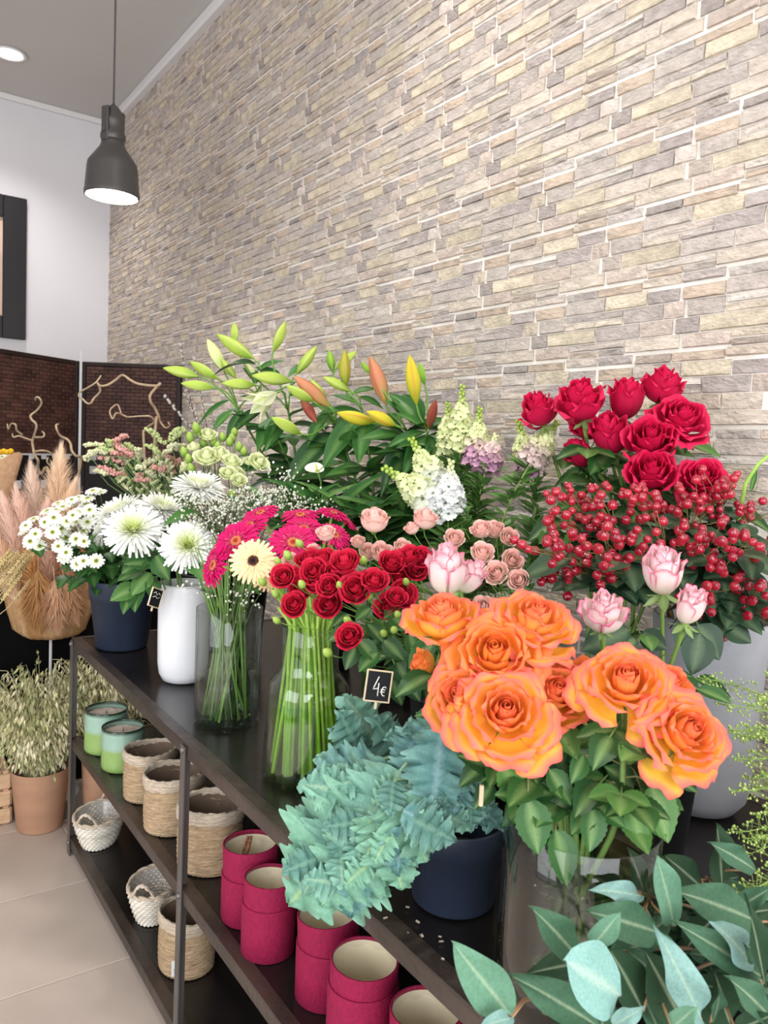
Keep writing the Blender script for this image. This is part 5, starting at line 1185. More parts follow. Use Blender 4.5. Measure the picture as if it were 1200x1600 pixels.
TG, WG, WH, LI = G(176, 202, 92), G(226, 232, 178), G(244, 246, 244), G(206, 160, 186)
cs = lambda x, y: (600+x/4, 560+y/4)
snap('tallest snapdragon with green tip, white blooms below', cs(490, 170), cs(475, 600), (TG, WG, WG), 1, 1.98)
snap('snapdragon right of the tallest one, lilac blooms at its base', cs(600, 310), cs(570, 690), (TG, WG, LI), 2, 1.94)
snap('snapdragon behind the tallest one towards the lilies', cs(400, 280), cs(415, 620), (TG, WG, WG), 3, 2.04)
snap('white snapdragon leaning left with a green tip, the upper of two', cs(170, 500), cs(360, 860), (TG, WG, WH), 4, 1.90, 1.15)
snap('white snapdragon leaning far left, snow white at its base', cs(0, 680), cs(400, 960), (TG, WG, WH), 5, 1.86, 1.25)
snap('pink tinged snapdragon next to the crimson roses', cs(840, 390), cs(925, 760), (TG, WG, LI), 6, 1.84)
snap('snapdragon with bent green tip touching the leftmost crimson rose', cs(1080, 400), cs(900, 680), (TG, WG, G(226, 206, 200)), 7, 1.80)
snap('snapdragon with pink blooms between the white and the lilac ones', cs(700, 480), cs(630, 720), (WG, G(230, 206, 200), LI), 8, 1.90)
snap('low white snapdragon bloom over the peach spray roses', cs(420, 640), cs(400, 1010), (WG, WH, WH), 9, 1.84, 1.1)
# ------------------------------------------------------------------ red hypericum berries
bm = MB(); bm.lathe([(.0001, -.95), (.35, -.9), (.75, -.6), (.98, -.1), (.95, .3), (.7, .75), (.35, 1.02), (.12, 1.15), (.03, 1.28), (.0001, 1.3)], 12,
                    col=lambda r, z, a: mix(G(172, 24, 50), G(128, 10, 36), sstep(.3, 1.2, z))); BERRY = [bm.mesh('berry')]
bm = MB(); bm.lathe([(.0001, -.95), (.35, -.9), (.75, -.6), (.98, -.1), (.95, .3), (.7, .75), (.35, 1.02), (.12, 1.15), (.03, 1.28), (.0001, 1.3)], 12,
                    col=lambda r, z, a: mix(G(192, 40, 60), G(150, 18, 42), sstep(-.2, 1.1, z))); BERRY.append(bm.mesh('berry'))
cb = MB()
for k in range(5): cb.put(leaf_mesh('', .3, G(150, 172, 92), G(170, 190, 110), .1, -.25, nu=4, nv=2), M.Translation((0, 0, -.92)) @ M.Rotation(2*math.pi*k/5, 4, 'Z') @ M.Rotation(.25, 4, 'X') @ M.Diagonal((1.15, 1.15, 1.15, 1)))
BCAL = cb.mesh('calyx')
clus = [(880, 780), (915, 765), (870, 810), (935, 790), (905, 815), (945, 820), (985, 765), (1005, 772), (990, 795), (840, 850), (870, 860), (862, 900), (920, 845), (950, 852), (900, 888), (1042, 802), (1075, 800), (1030, 850), (1110, 765), (1140, 757), (1085, 788),
        (1120, 802), (1152, 800), (1185, 790), (1060, 842), (1105, 840), (1150, 845), (1190, 842), (1120, 882), (1165, 892), (1100, 922), (1150, 932), (1190, 932), (1085, 872), (940, 890), (985, 852), (1195, 962), (1010, 832), (1135, 960)]
hyplab = ('berry branch under the snapdragons, top left of the berries', 'berry branch in front of the shaded crimson rose', 'berry branch below the crimson rose at the centre of its bunch', 'berry branch at the lower left, above the peach spray roses', 'berry branch left of the highest white and pink rose',
          'berry branch in the middle, right behind the highest white and pink rose', 'berry branch directly under the lower right crimson rose', 'berry branch at the right edge below the green shoot', 'berry branch right of the middle, level with the pink rosebud top', 'berry branch at the far right, half way down', 'berry branch above the right rim of the grey vase', 'berry branch low on the left between pink roses', 'berry branch hanging lowest at the right over the grey vase')
for g in range(0, len(clus), 3):
    rr = random.Random(800+g); cl3 = clus[g:g+3]; d = 1.50 if cl3[0][1] < 830 else 1.38
    C_ = [U(x, y, d+rr.uniform(-.06, .05)) for x, y in cl3]; cen = sum(C_, V((0, 0, 0)))/len(C_); v = VS['grey']; node = cen.lerp(v['c']+V((0, 0, v['h'])), .45)
    pts = stem_pts(node, V((0, 0, 1)), 'grey', rr=rr); t = thing('berry_branch', hyplab[g//3], 'berry branch', tuple(pts[-1]), 'red berry branches'); add_stem(t, pts, .0024, .003, G(112, 92, 62))
    for c in C_:
        hub = c.lerp(node, .3); b = MB(); b.tube(bez(hub, hub.lerp(node, .3)-V((0, 0, .005)), node, node, 4), .0016, 5, G(112, 104, 62)); part('twig', b, 'stem', t)
        for k in range(9):
            o_ = RT*rr.gauss(0, .021)+V((0, 0, rr.gauss(0, .015)))-FW*rr.gauss(.004, .012); q = c+o_; ax = ((q-hub).normalized()+V((0, 0, .35))-FW*.2).normalized(); s = rr.uniform(.0072, .0100)
            be = part('berry', BERRY[rr.randrange(2)], 'berry', t, fr(q, z=ax, spin=rr.uniform(0, 6), s=s)); part('calyx', BCAL, 'leaf', be, WM[be])
            b = MB(); b.tube([q-ax*s*.9, hub], .0008, 4, G(128, 110, 66)); part('berry_stalk', b, 'stem', t)
        for k in range(6):
            a = rr.uniform(0, 6.28); q = hub.lerp(node, rr.random()*.9); rleaf(t, f'hyp{rr.randrange(2)}', q, V((math.cos(a), math.sin(a), rr.uniform(-.5, .3)))-FW*.3, rr.uniform(.055, .10), None, 1.15)
# large dark leaves seen at the vase rim
for i, (bx, by, tx, ty, d) in enumerate(((1090, 975, 1125, 1025, 1.34), (1095, 990, 1085, 1048, 1.33), (1130, 975, 1172, 1000, 1.38), (1120, 960, 1110, 920, 1.4), (1075, 975, 1060, 1005, 1.34), (985, 985, 920, 1010, 1.25), (1000, 990, 1040, 1010, 1.25))):
    me, mt = LM['hyp1']; q, e = U(bx, by, d), U(tx, ty, d-.02); L_ = (e-q).length
    tt = thing('leaf_sprig', ['dark oval leaf hanging over the front of the grey vase', 'dark round leaf below the pink rosebud, over the grey vase', 'dark leaf at the right rim of the grey vase', 'dark leaf standing between berries at the right', 'small dark leaf beside the pink bud stalk', 'broad dark leaf under the lowest white and pink rose', 'dark leaf between the stalks of the pink roses'][i], 'leaf', tuple(q))
    part('leaf', me, mt, tt, fr(q, z=face(1, .4), y=e-q, s=(L_*1.5, L_*1.1, L_)))
    b = MB(); b.tube([q, q+V((0, 0, .02))+FW*.03, q+FW*.08-V((0, 0, .02))], .0013, 5, G(90, 110, 62)); part('leaf_stalk', b, 'stem', tt)
# tall green shoot at the right picture edge
sh = thing('green_shoot', 'bright green bare shoot rising at the right edge above the berries', 'shoot', tuple(U(1160, 850, 1.5))); b = MB()
b.tube([U(1150, 830, 1.52), U(1165, 755, 1.5), U(1185, 725, 1.49), U(1215, 700, 1.48)], [.004, .0036, .0034, .003], 7, G(150, 190, 80)); part('stem', b, 'stem', sh)
rleaf(sh, 'lily1', U(1172, 770, 1.5), V((0, 0, 1))+RT*.2, .05)

# ------------------------------------------------------------------ pussy willow
for i, (tip, base) in enumerate((((283, 538), (318, 700)), ((256, 620), (322, 705)), ((288, 612), (326, 700)), ((302, 640), (335, 705)), ((330, 640), (345, 705)), ((305, 560), (330, 700)))):
    rr = random.Random(860+i); T_, B_ = U(*tip, 2.72), U(*base, 2.6); mid = T_.lerp(B_, .5)+RT*rr.uniform(-.02, .02); up = bez(T_, T_.lerp(mid, .6), mid, B_, 8); pts = up+stem_pts(B_, V((0, 0, 1)), 'b_stat', rr=rr)[1:]
    t = thing('pussy_willow', ('tallest pussy willow twig before the stone wall', 'pussy willow twig with its catkins against the dark screen', 'pussy willow twig with dense catkins beside the screen edge', 'short pussy willow twig above the lisianthus', 'pussy willow twig close under the lily leaves', 'pussy willow twig leaning on the lily buds')[i], 'willow twig', tuple(pts[-1]), 'pussy willow twigs')
    add_stem(t, pts, .0012, .0022, G(84, 66, 56), 5)
    cm = MB(); cm.ball((0, 0, 0), 1, 7, 5, col=G(206, 198, 190), squash=(.62, .62, 1)); me = cm.mesh('catkin')
    for k in range(13):
        q = along(up, (k+.3)/14); a = rr.uniform(0, 6.28); ax = ((T_-B_).normalized()+V((math.cos(a), math.sin(a), 0))*.6).normalized(); part('catkin', me, 'fluff', t, fr(q+ax*.008, z=ax, s=rr.uniform(.006, .0095)))

# ------------------------------------------------------------------ blue-green lobed foliage in the navy pot
def lobed(seed, c1, c2, droop):
    rr = random.Random(seed); b = MB(); NL = 4.6; f0 = rr.uniform(0, 6)
    amp = [[rr.uniform(.7, 1.15) for _ in range(9)] for _ in range(2)]; tw = [[rr.uniform(-.13, .13) for _ in range(9)] for _ in range(2)]; of = (rr.uniform(0, .3), rr.uniform(.2, .5))
    def fn(u, v):
        av = abs(v); sd = int(v > 0); env = .40*math.sin(math.pi*min(.995, .05+.95*u)**.75)**.75
        ph = NL*(u-.05*av)+of[sd]; li = min(8, max(0, int(ph))); fr_ = ph-math.floor(ph); lobe = max(0, math.sin(math.pi*fr_))**.55
        w_ = env*(.34+.62*lobe*amp[sd][li]+.24*abs(math.sin(math.pi*ph*2.5))**.7)
        if u > .88: w_ = env*(.8+.3*abs(math.sin(math.pi*ph*3)))
        x = v*w_; y = u+.10*av*w_
        z = -droop*u*u+tw[sd][li]*av*av*lobe+.07*math.sin(15*u+4*v+f0)*av*av+.045*math.sin(33*u+3*v+f0)*av-.04*av*(1-lobe)
        kk = .82+.3*lobe; col = mix(c2, mix(c1, G(168, 206, 186), .3*av*lobe), sstep(.0, .22, av)); return (x, y, z), tuple(q*(kk if av > .3 else 1) for q in col)
    b.grid(64, 10, fn); return b.mesh('leaf')
PL_ = [(lobed(1, G(96, 142, 126), G(140, 174, 146), .18), 'waxy'), (lobed(2, G(70, 114, 104), G(108, 146, 128), .05), 'waxy'), (lobed(3, G(106, 154, 128), G(150, 180, 132), .30), 'waxy'), (lobed(4, G(84, 130, 128), G(128, 164, 166), .12), 'waxy')]
for i, q in enumerate(PL_): LM[f'pop{i}'] = q
pt = thing('foliage_plant', 'bushy plant with drooping blue-green lobed leaves spilling over the rack edge', 'potted plant', tuple(NP+V((0, 0, .07))))
crown = NP+V((0, 0, .15))
PLV = [(602, 1185, 553, 1088, 1.28, 0, 1.1), (690, 1140, 677, 1288, 1.06, 3, 1.05), (600, 1270, 440, 1418, 1.08, 2, 1.25), (625, 1205, 535, 1335, 1.08, 0, 1.1), (590, 1190, 478, 1225, 1.16, 3, 1.1), (580, 1225, 452, 1318, 1.12, 0, 1.1),
       (610, 1270, 556, 1408, 1.06, 2, 1.2), (615, 1240, 672, 1342, 1.04, 2, 1.15), (610, 1275, 622, 1392, 1.04, 2, 1.2), (560, 1300, 548, 1436, 1.07, 3, 1.0), (575, 1185, 522, 1138, 1.24, 1, 1.0), (650, 1160, 606, 1150, 1.2, 1, 1.0),
       (705, 1135, 632, 1138, 1.16, 1, 1.0), (715, 1150, 752, 1245, 1.1, 1, 1.0), (715, 1210, 762, 1292, 1.08, 3, .9), (655, 1180, 600, 1258, 1.10, 3, 1.0), (560, 1240, 462, 1362, 1.11, 2, 1.1), (640, 1225, 640, 1330, 1.06, 0, 1.1),
       (690, 1200, 730, 1150, 1.22, 1, 1.0), (640, 1200, 585, 1120, 1.26, 1, 1.0), (610, 1200, 500, 1265, 1.13, 1, 1.1), (660, 1240, 705, 1290, 1.07, 1, .9), (590, 1300, 500, 1420, 1.06, 2, 1.15), (700, 1180, 780, 1190, 1.16, 1, .9), (640, 1260, 590, 1370, 1.05, 0, 1.15), (720, 1230, 790, 1295, 1.1, 3, .8), (560, 1210, 505, 1180, 1.2, 0, 1.0), (545, 1275, 470, 1400, 1.09, 0, 1.1)]
for i, (bx, by, tx, ty, d, k, ws) in enumerate(PLV):
    rr = random.Random(880+i); q = U(bx, by, d+.04); e = U(tx, ty, d)
    leaf(pt, f'pop{k}', q, e, face(.75, .75, rr.uniform(-.35, .35)), wscale=ws)
    b = MB(); s0 = crown+V((rr.uniform(-.03, .03), rr.uniform(-.03, .03), -.03)); b.tube(bez(s0, s0+V((0, 0, .06)), q-(e-q)*.4+V((0, 0, .02)), q, 6), .0028, 6, G(134, 166, 130)); part('leaf_stalk', b, 'stem', pt)

rr = random.Random(4242)
for i in range(46):     # smaller side leaflets filling the bush
    bx, by, tx, ty, d, k, ws = PLV[rr.randrange(len(PLV))]; s_ = rr.uniform(.1, .8); x0, y0 = bx+(tx-bx)*s_, by+(ty-by)*s_; an = math.atan2(ty-by, tx-bx)+rr.choice((-1, 1))*rr.uniform(.4, 1.1); L_ = rr.uniform(48, 84)
    x1, y1 = x0+L_*math.cos(an), y0+L_*math.sin(an)
    if x1 > 770 or x1 < 436 or y1 > 1430 or y1 < 1100 or (x1 > 640 and y1 > 1320): continue
    leaf(pt, f'pop{rr.choice((0, 1, 2, 3))}', U(x0, y0, d+.01), U(x1, y1, d-rr.uniform(.0, .035)), face(.8, .6, rr.uniform(-.6, .6)), wscale=1.15)

# ------------------------------------------------------------------ eucalyptus at the near end
bucket('b_euc2', V((.98, .47, 0)), .09, .08, .075, 'darkplastic', 'flower_bucket', 'low dark bucket under the eucalyptus leaves at the lower right corner', 'bucket', False, None, .06)
EU = [  # (label, [leaves: base, tip, type, depth, width])
    ('eucalyptus branch with the long pale leaf at the bottom edge left of the vase', [(797, 1585, 714, 1482, 0, .78, 1.15), (800, 1590, 755, 1602, 3, .76, 1.0), (935, 1605, 822, 1524, 1, .80, .9), (880, 1600, 860, 1545, 2, .84, 1.0)]),
    ('eucalyptus branch with the broad pale blue notched leaf', [(968, 1556, 896, 1502, 9, .74, 1.0), (906, 1502, 853, 1424, 1, .80, 1.2), (925, 1478, 968, 1432, 0, .80, 1.2), (960, 1600, 1000, 1580, 3, .72, 1.0)]),
    ('eucalyptus branch with an upright pointed leaf over the rose foliage', [(1052, 1446, 1036, 1342, 0, .86, 1.2), (1030, 1458, 938, 1422, 1, .84, 1.3), (1003, 1400, 934, 1386, 3, .86, .9), (1008, 1398, 985, 1325, 2, .92, 1.1), (1022, 1460, 1075, 1500, 1, .84, 1.1), (985, 1385, 1005, 1345, 2, .95, 1.2)]),
    ('eucalyptus branch with the wavy curled leaf at the bottom', [(1096, 1592, 1041, 1470, 3, .76, .85), (1005, 1580, 958, 1484, 2, .80, 1.3), (1066, 1595, 1012, 1490, 2, .80, 1.2), (1050, 1605, 1085, 1578, 0, .74, 1.2), (1040, 1540, 1000, 1490, 1, .84, 1.2)]),
    ('eucalyptus branch reaching right with a long arched leaf', [(1182, 1440, 1080, 1388, 1, .88, 1.2), (1198, 1532, 1084, 1449, 1, .82, .8), (1172, 1505, 1132, 1442, 3, .82, 1.3), (1196, 1545, 1172, 1398, 2, .80, .7), (1075, 1478, 1122, 1428, 2, .90, 1.5), (1200, 1440, 1240, 1420, 1, .86, 1.0)]),
    ('eucalyptus branch of dark leaves in the shade behind the others', [(1100, 1390, 1042, 1336, 2, .98, 1.2), (1128, 1385, 1125, 1288, 2, 1.0, 1.6), (1180, 1360, 1128, 1318, 1, .96, 1.0), (1060, 1410, 1110, 1395, 2, .98, 1.0), (1150, 1420, 1200, 1390, 1, .96, 1.2)]),
    ('eucalyptus branch in the lower right corner', [(1210, 1600, 1165, 1530, 1, .78, 1.1), (1150, 1610, 1210, 1585, 2, .78, 1.1), (1140, 1600, 1120, 1520, 2, .84, 1.3), (1180, 1560, 1215, 1500, 2, .84, 1.2), (1110, 1600, 1140, 1560, 1, .80, 1.2)])]
for g, (lab, lv) in enumerate(EU):
    rr = random.Random(940+g); Bs = [U(a[0], a[1], a[5]+.02) for a in lv]; cen = sum(Bs, V((0, 0, 0)))/len(Bs); v = VS['b_euc2']
    t = thing('eucalyptus_branch', lab, 'eucalyptus', tuple(v['c']+V((rr.uniform(-.04, .04), rr.uniform(-.04, .04), .04))), 'eucalyptus branches')
    root = V(t.location); top = cen+V((0, 0, .0))+FW*.04; main = bez(root, root+V((0, 0, .10)), top-(top-root)*.2+FW*.03, top, 8); add_stem(t, main, .0030, .0018, G(128, 104, 82), 6)
    for (bx, by, tx, ty, k, d, ws), q in zip(lv, Bs):
        e = U(tx, ty, d-.01); key = 'eucround' if k == 9 else f'euc{k}'; leaf(t, key, q, e, face(.8, .7, rr.uniform(-.4, .4)), wscale=ws)
        b = MB(); b.tube([q, q.lerp(top, .5)+FW*.01, along(main, .92)], .0014, 5, G(168, 130, 96)); part('leaf_stalk', b, 'stem', t)
    for k in range(16):
        q = along(main, rr.uniform(.35, 1)); a = rr.uniform(0, 6.28); q = q+FW*.03+V((math.cos(a)*.02, math.sin(a)*.02, -.02)); rleaf(t, f'euc{rr.choice((1, 2, 2))}', q, V((math.cos(a), math.sin(a), rr.uniform(-.2, .5)))+FW*.3, rr.uniform(.055, .085), None, 1.1)
# ------------------------------------------------------------------ fine green filler at the right edge
bucket('b_thl', V((1.36, .50, 0)), .20, .085, .07, 'darkplastic', 'flower_bucket', 'dark bucket outside the right edge holding the fine green filler', 'bucket', False, None)
THL = [(1095, 1060, 1.28), (1125, 1100, 1.2), (1140, 1140, 1.16), (1150, 1185, 1.14), (1145, 1235, 1.12), (1142, 1300, 1.1), (1150, 1335, 1.08), (1135, 1400, 1.06), (1175, 1090, 1.2), (1185, 1150, 1.14), (1190, 1210, 1.12), (1180, 1270, 1.1), (1195, 1055, 1.22), (1165, 1310, 1.06), (1150, 1150, 1.2), (1165, 1215, 1.15), (1128, 1402, 1.0), (1170, 1430, 1.0)]
for i, (px, py, d) in enumerate(THL):
    rr = random.Random(980+i); T_ = U(px, py, d); v = VS['b_thl']; m = v['c']+V((rr.uniform(-.05, .05), rr.uniform(-.05, .05), v['h'])); main = bez(T_, T_+RT*.09+V((0, 0, -.01)), m+V((0, 0, .12))-RT*.02, m-V((0, 0, .1)), 12)
    t = thing('green_filler', 'feathery pale green filler stem with tiny pods at the right edge', 'filler plant', tuple(main[-1]), 'feathery green filler'); add_stem(t, main, .0008, .0018, G(140, 168, 84), 5)
    b = MB(); tw = MB()
    for k in range(110):
        s = (k/110)*.55; q = along(main, s); a = rr.uniform(0, 6.28); ln = .006+.016*min(1, s*7); e = q+(RT*-.25+V((math.cos(a), math.sin(a), math.sin(a*3)*.7))).normalized()*ln
        tw.tube([q, e], .0004, 3, G(150, 176, 96), False); b.ball(e, rr.uniform(.0014, .0026), 4, 3, col=mix(G(156, 190, 84), G(206, 220, 140), rr.random()))
    part('pods', b, 'leaf', t, stuff=True); part('pod_stalks', tw, 'stem', t, stuff=True)

# ------------------------------------------------------------------ price tags and pick
def tag_board(name, lab, c, wpx, hpx, d, right, up, text):
    w_, h_ = wpx*d/FPX, hpx*d/FPX; X_ = right.normalized(); Y_ = (up-X_*up.dot(X_)).normalized(); Z_ = X_.cross(Y_)
    mw = M(((X_.x, Y_.x, Z_.x, c.x), (X_.y, Y_.y, Z_.y, c.y), (X_.z, Y_.z, Z_.z, c.z), (0, 0, 0, 1)))
    t = thing(name, lab, 'price tag', tuple(c-V((0, 0, h_/2+.06)))); f_ = w_*.06
    b = MB(True); b.box((0, 0, 0), (w_-f_, h_-f_, .003)); part('board', b, 'blackboard', t, mw)
    b = MB(True)
    for s in (-1, 1): b.box((s*(w_-f_)/2, 0, .0004), (f_, h_, .0045), bev=.0008); b.box((0, s*(h_-f_)/2, .0004), (w_-2*f_, f_, .0045), bev=.0008)
    part('wooden_frame', b, 'palewood', t, mw)
    b = MB()
    for st in text: b.tube([(x*w_, y*h_, .0022) for x, y in st], w_*.022, 5)
    part('chalk_price', b, 'chalk', t, mw); b = MB(True); b.box((0, -h_/2-.005, -.001), (.004, .012, .003)); part('pick', b, 'palewood', t, mw)
four = [[(-.02, .30), (-.16, -.02), (-.20, -.10), (.02, -.06)], [(.0, .10), (.01, -.30)]]
a_ = [math.radians(x) for x in range(50, 320, 30)]
euro = [[(.24+.10*math.cos(x), -.14+.14*math.sin(x)) for x in a_], [(.10, -.10), (.28, -.09)], [(.09, -.17), (.26, -.16)]]
tag_board('price_tag', 'small chalkboard tag in a pale frame reading 4€ by the red spray roses', U(591, 1072, 1.27), 42, 50, 1.27, RT*1-V((0, 0, .16))+FW*.2, V((0, 0, 1))+FW*.15+RT*.05, four+euro)
sq = [[(-.3, .2), (-.15, .3), (0, .15), (.15, .28), (.3, .18)], [(-.3, 0), (-.1, .08), (.1, -.02), (.3, .08)]]
tag_board('price_tag', 'small chalkboard tag clipped to the white vase rim, turned edge on', U(243, 934, 2.02), 26, 30, 2.02, RT*.45-V((0, 0, .35))+FW*.9, V((0, 0, 1)), sq)
b = MB(True); q = U(752, 1243, .95); b.box((0, 0, 0), (.004, .004, .026), mtx=fr(q, z=(0, 0, 1))); pk = thing('wooden_pick', 'small notched wooden pick at the rim of the orange rose vase', 'plant pick', tuple(q-V((0, 0, .013)))); part('stick', b, 'palewood', pk)

# ================================================================== dried flowers on the left
def oats(label, c, h0, R0, H, n, seed, rx=1.0):
    rr = random.Random(seed); b = MB(); cc = [G(222, 214, 170), G(196, 194, 146), G(236, 228, 194), G(172, 176, 124)]
    for k in range(n):
        a = rr.uniform(0, 6.28); q = math.sqrt(rr.random()); top = c+V((math.cos(a)*R0*q*rx, math.sin(a)*R0*q*rx, h0+H*(1-.35*q*q)*rr.uniform(.55, 1))); bot = c+V((math.cos(a)*.05*q, math.sin(a)*.05*q, h0-.06)); col = rr.choice(cc)
        out = V((math.cos(a), math.sin(a), 0)); dr = top+out*(.04+.05*rr.random())-V((0, 0, .04+.12*rr.random())); pts = bez(bot, bot+V((0, 0, H*.35))+out*.04, top, dr, 6); b.tube(pts, .0010, 3, col, False)
        for m in range(12):
            s = .18+.82*m/12; p_ = along(pts, s)+V((rr.gauss(0, .014), rr.gauss(0, .014), rr.gauss(0, .012))); a2 = rr.uniform(0, 6.28); dn = (V((math.cos(a2)*.5, math.sin(a2)*.5, -1))+out*.4).normalized(); L_ = rr.uniform(.022, .034); sd = dn.orthogonal().normalized(); sd.rotate(M.Rotation(a2, 3, dn)); w_ = L_*.17; tr = dn.cross(sd)
            kk = rr.uniform(.8, 1.15); cl_ = tuple(x*kk for x in col); b.add([p_, p_+dn*L_*.45+sd*w_, p_+dn*L_, p_+dn*L_*.45-sd*w_, p_+dn*L_*.4+tr*w_*.8], [(0, 1, 4), (1, 2, 4), (2, 3, 4), (3, 0, 4)], cl_)
    solo('dried_oats', b, 'dry', label, 'dried oats', None, None, True)
OPOT = base_at(62, 1307, 0, .09)
op = thing('paper_pot', 'tan kraft paper pot on the floor holding dried oats', 'pot', tuple(OPOT)); b = MB(); b.lathe([(.0001, .001), (.078, .001), (.082, .005), (.105, .232), (.107, .235), (.103, .235), (.099, .2), (.08, .05)], 40); part('pot_wall', b, 'kraft', op, M.Translation(OPOT))
b = MB(); b.lathe([(.0001, .15), (.092, .15)], 24, col=G(90, 80, 60)); part('filling', b, 'jute', op, M.Translation(OPOT))
oats('bushy bunch of dried oats standing in the kraft pot on the floor', OPOT, .235, .20, .50, 330, 31)
O2 = V((.86, 3.05, 0)); oats('bunch of dried oats seen through the far end of the rack', O2, .30, .17, .46, 200, 32)
op = thing('paper_pot', 'dark pot behind the rack holding the second bunch of oats', 'pot', tuple(O2)); b = MB(); b.lathe([(.0001, .001), (.08, .001), (.085, .006), (.1, .3), (.095, .3), (.08, .05)], 32); part('pot_wall', b, 'kraft', op, M.Translation(O2)); b = MB(); b.lathe([(.0001, .22), (.09, .22)], 24, col=G(90, 80, 60)); part('filling', b, 'jute', op, M.Translation(O2))
# wooden crate
cr = thing('wooden_crate', 'pale wooden crate on the floor at the left edge', 'crate', tuple(onz(-30, 1290, 0))); q = onz(-38, 1300, 0)+V((0, .12, 0))
for j in range(3):
    b = MB(True); b.box((q.x, q.y-.11, .035+.068*j), (.24, .012, .058), bev=.003); part('slat', b, 'cratewood', cr)
    b = MB(True); b.box((q.x+.12, q.y, .035+.068*j), (.012, .22, .058), bev=.003); part('slat', b, 'cratewood', cr)
for s in (-1, 1): b = MB(True); b.box((q.x+.105*s, q.y-.098, .105), (.02, .02, .21), bev=.002); part('corner_post', b, 'cratewood', cr)
# pampas in a raffia bowl on a slim stand
PD = 3.2; PC = U(80, 945, PD); pr_ = 62*PD/FPX
pb_ = thing('raffia_bowl', 'ochre raffia covered bowl of pampas on a slim pale stand', 'planter', (PC.x, PC.y, 0)); k = PD/FPX
b = MB(); b.lathe([(.0001, -48*k), (40*k, -46*k), (52*k, -36*k), (60*k, -10*k), (66*k, 30*k), (60*k, 32*k), (50*k, -10*k)], 64, col=lambda r, z, a: mix(G(186, 138, 88), G(218, 182, 140), .5+.8*mnoise.noise((a*9, z*6, 1))), wob=lambda r, z, a, i: (r*(1+.03*math.sin(a*23+z*30)+.03*math.sin(a*7)), z)); part('raffia_cover', b, 'dry', pb_, M.Translation(PC))
b = MB(); b.tube([PC-V((0, 0, 47*k)), V((PC.x, PC.y, .01))], .006, 8); b.lathe([(.0001, .0), (.11, .0), (.11, .006), (.02, .012)], 28) if False else None; part('stand_leg', b, 'trimwhite', pb_)
b = MB(); b.lathe([(.0001, .001), (.12, .001), (.12, .008), (.012, .014)], 28); part('stand_foot', b, 'trimwhite', pb_, M.Translation((PC.x, PC.y, 0)))
def plume(label, base, tip, wd, col, seed, d):
    rr = random.Random(seed); B_, T_ = U(*base, d), U(*tip, d); ax = (T_-B_); L_ = ax.length; axn = ax.normalized(); t = thing('pampas_plume', label, 'pampas grass', tuple(B_), 'pampas plumes'); b = MB(); b.tube([B_-axn*.05, B_, T_], [.003, .003, .0012], 5, mix(col, G(150, 110, 80), .5)); part('stem', b, 'dry', t)
    b = MB()
    for k in range(2600):
        s = rr.random(); q = B_+ax*s; a = rr.uniform(0, 6.28); e = fr((0, 0, 0), z=axn).to_3x3() @ V((math.cos(a), math.sin(a), 0)); w_ = wd*3.2*(math.sin(math.pi*min(.98, .10+s*.9))**.8)*rr.uniform(.4, 1); p1 = q+e*w_*.4+axn*L_*.10; p2 = q+e*w_*.8+axn*L_*rr.uniform(.14, .26)-V((0, 0, w_*.15)); sd = e.cross(axn)*.0016; kk = rr.uniform(.85, 1.15); cl_ = tuple(x*kk for x in col)
        b.add([q-sd, q+sd, p1+sd, p1-sd, p2], [(0, 1, 2, 3), (3, 2, 4)], cl_)
    part('plume', b, 'fluff', t, stuff=True)
BG, DP = G(255, 234, 210), G(250, 226, 212)
for i, (bs, tp, wd, col, d, lab) in enumerate((((100, 900), (120, 965), .035, G(216, 176, 140), 2.98, 'pampas plume drooping down the right side of the bowl'), ((60, 890), (62, 975), .045, G(206, 162, 112), 2.97, 'ochre plume drooping down the bowl front'), ((85, 905), (92, 978), .04, G(222, 184, 152), 2.96, 'pinkish plume drooping in the middle of the bowl front'), (((82, 880), (94, 722), .042, BG, 3.2, 'tallest cream pampas plume in front of the screen')), ((62, 880), (50, 745), .035, G(246, 228, 214), 3.25, 'greyish pampas plume left of the tallest one'), ((70, 900), (112, 770), .04, BG, 3.15, 'cream pampas plume leaning right behind the small daisies'),
        ((50, 920), (28, 782), .04, DP, 3.15, 'dusty pink pampas plume in the middle of the bowl'), ((40, 940), (8, 795), .035, DP, 3.1, 'dusty pink pampas plume second from the left edge'), ((30, 950), (-6, 840), .035, G(250, 226, 202), 3.05, 'pampas plume at the far left edge'), ((75, 920), (75, 800), .045, DP, 3.1, 'broad dusty pampas plume low at the front of the bowl'), ((100, 930), (128, 845), .04, G(240, 196, 160), 3.1, 'rust tinted pampas plume hanging at the right of the bowl'), ((55, 960), (50, 850), .042, G(244, 208, 156), 3.08, 'ochre pampas plume low behind the wheat'), ((95, 960), (110, 890), .035, G(246, 216, 186), 3.06, 'short pampas plume at the bowl front'))):
    plume(lab, bs, tp, wd, col, 60+i, d)
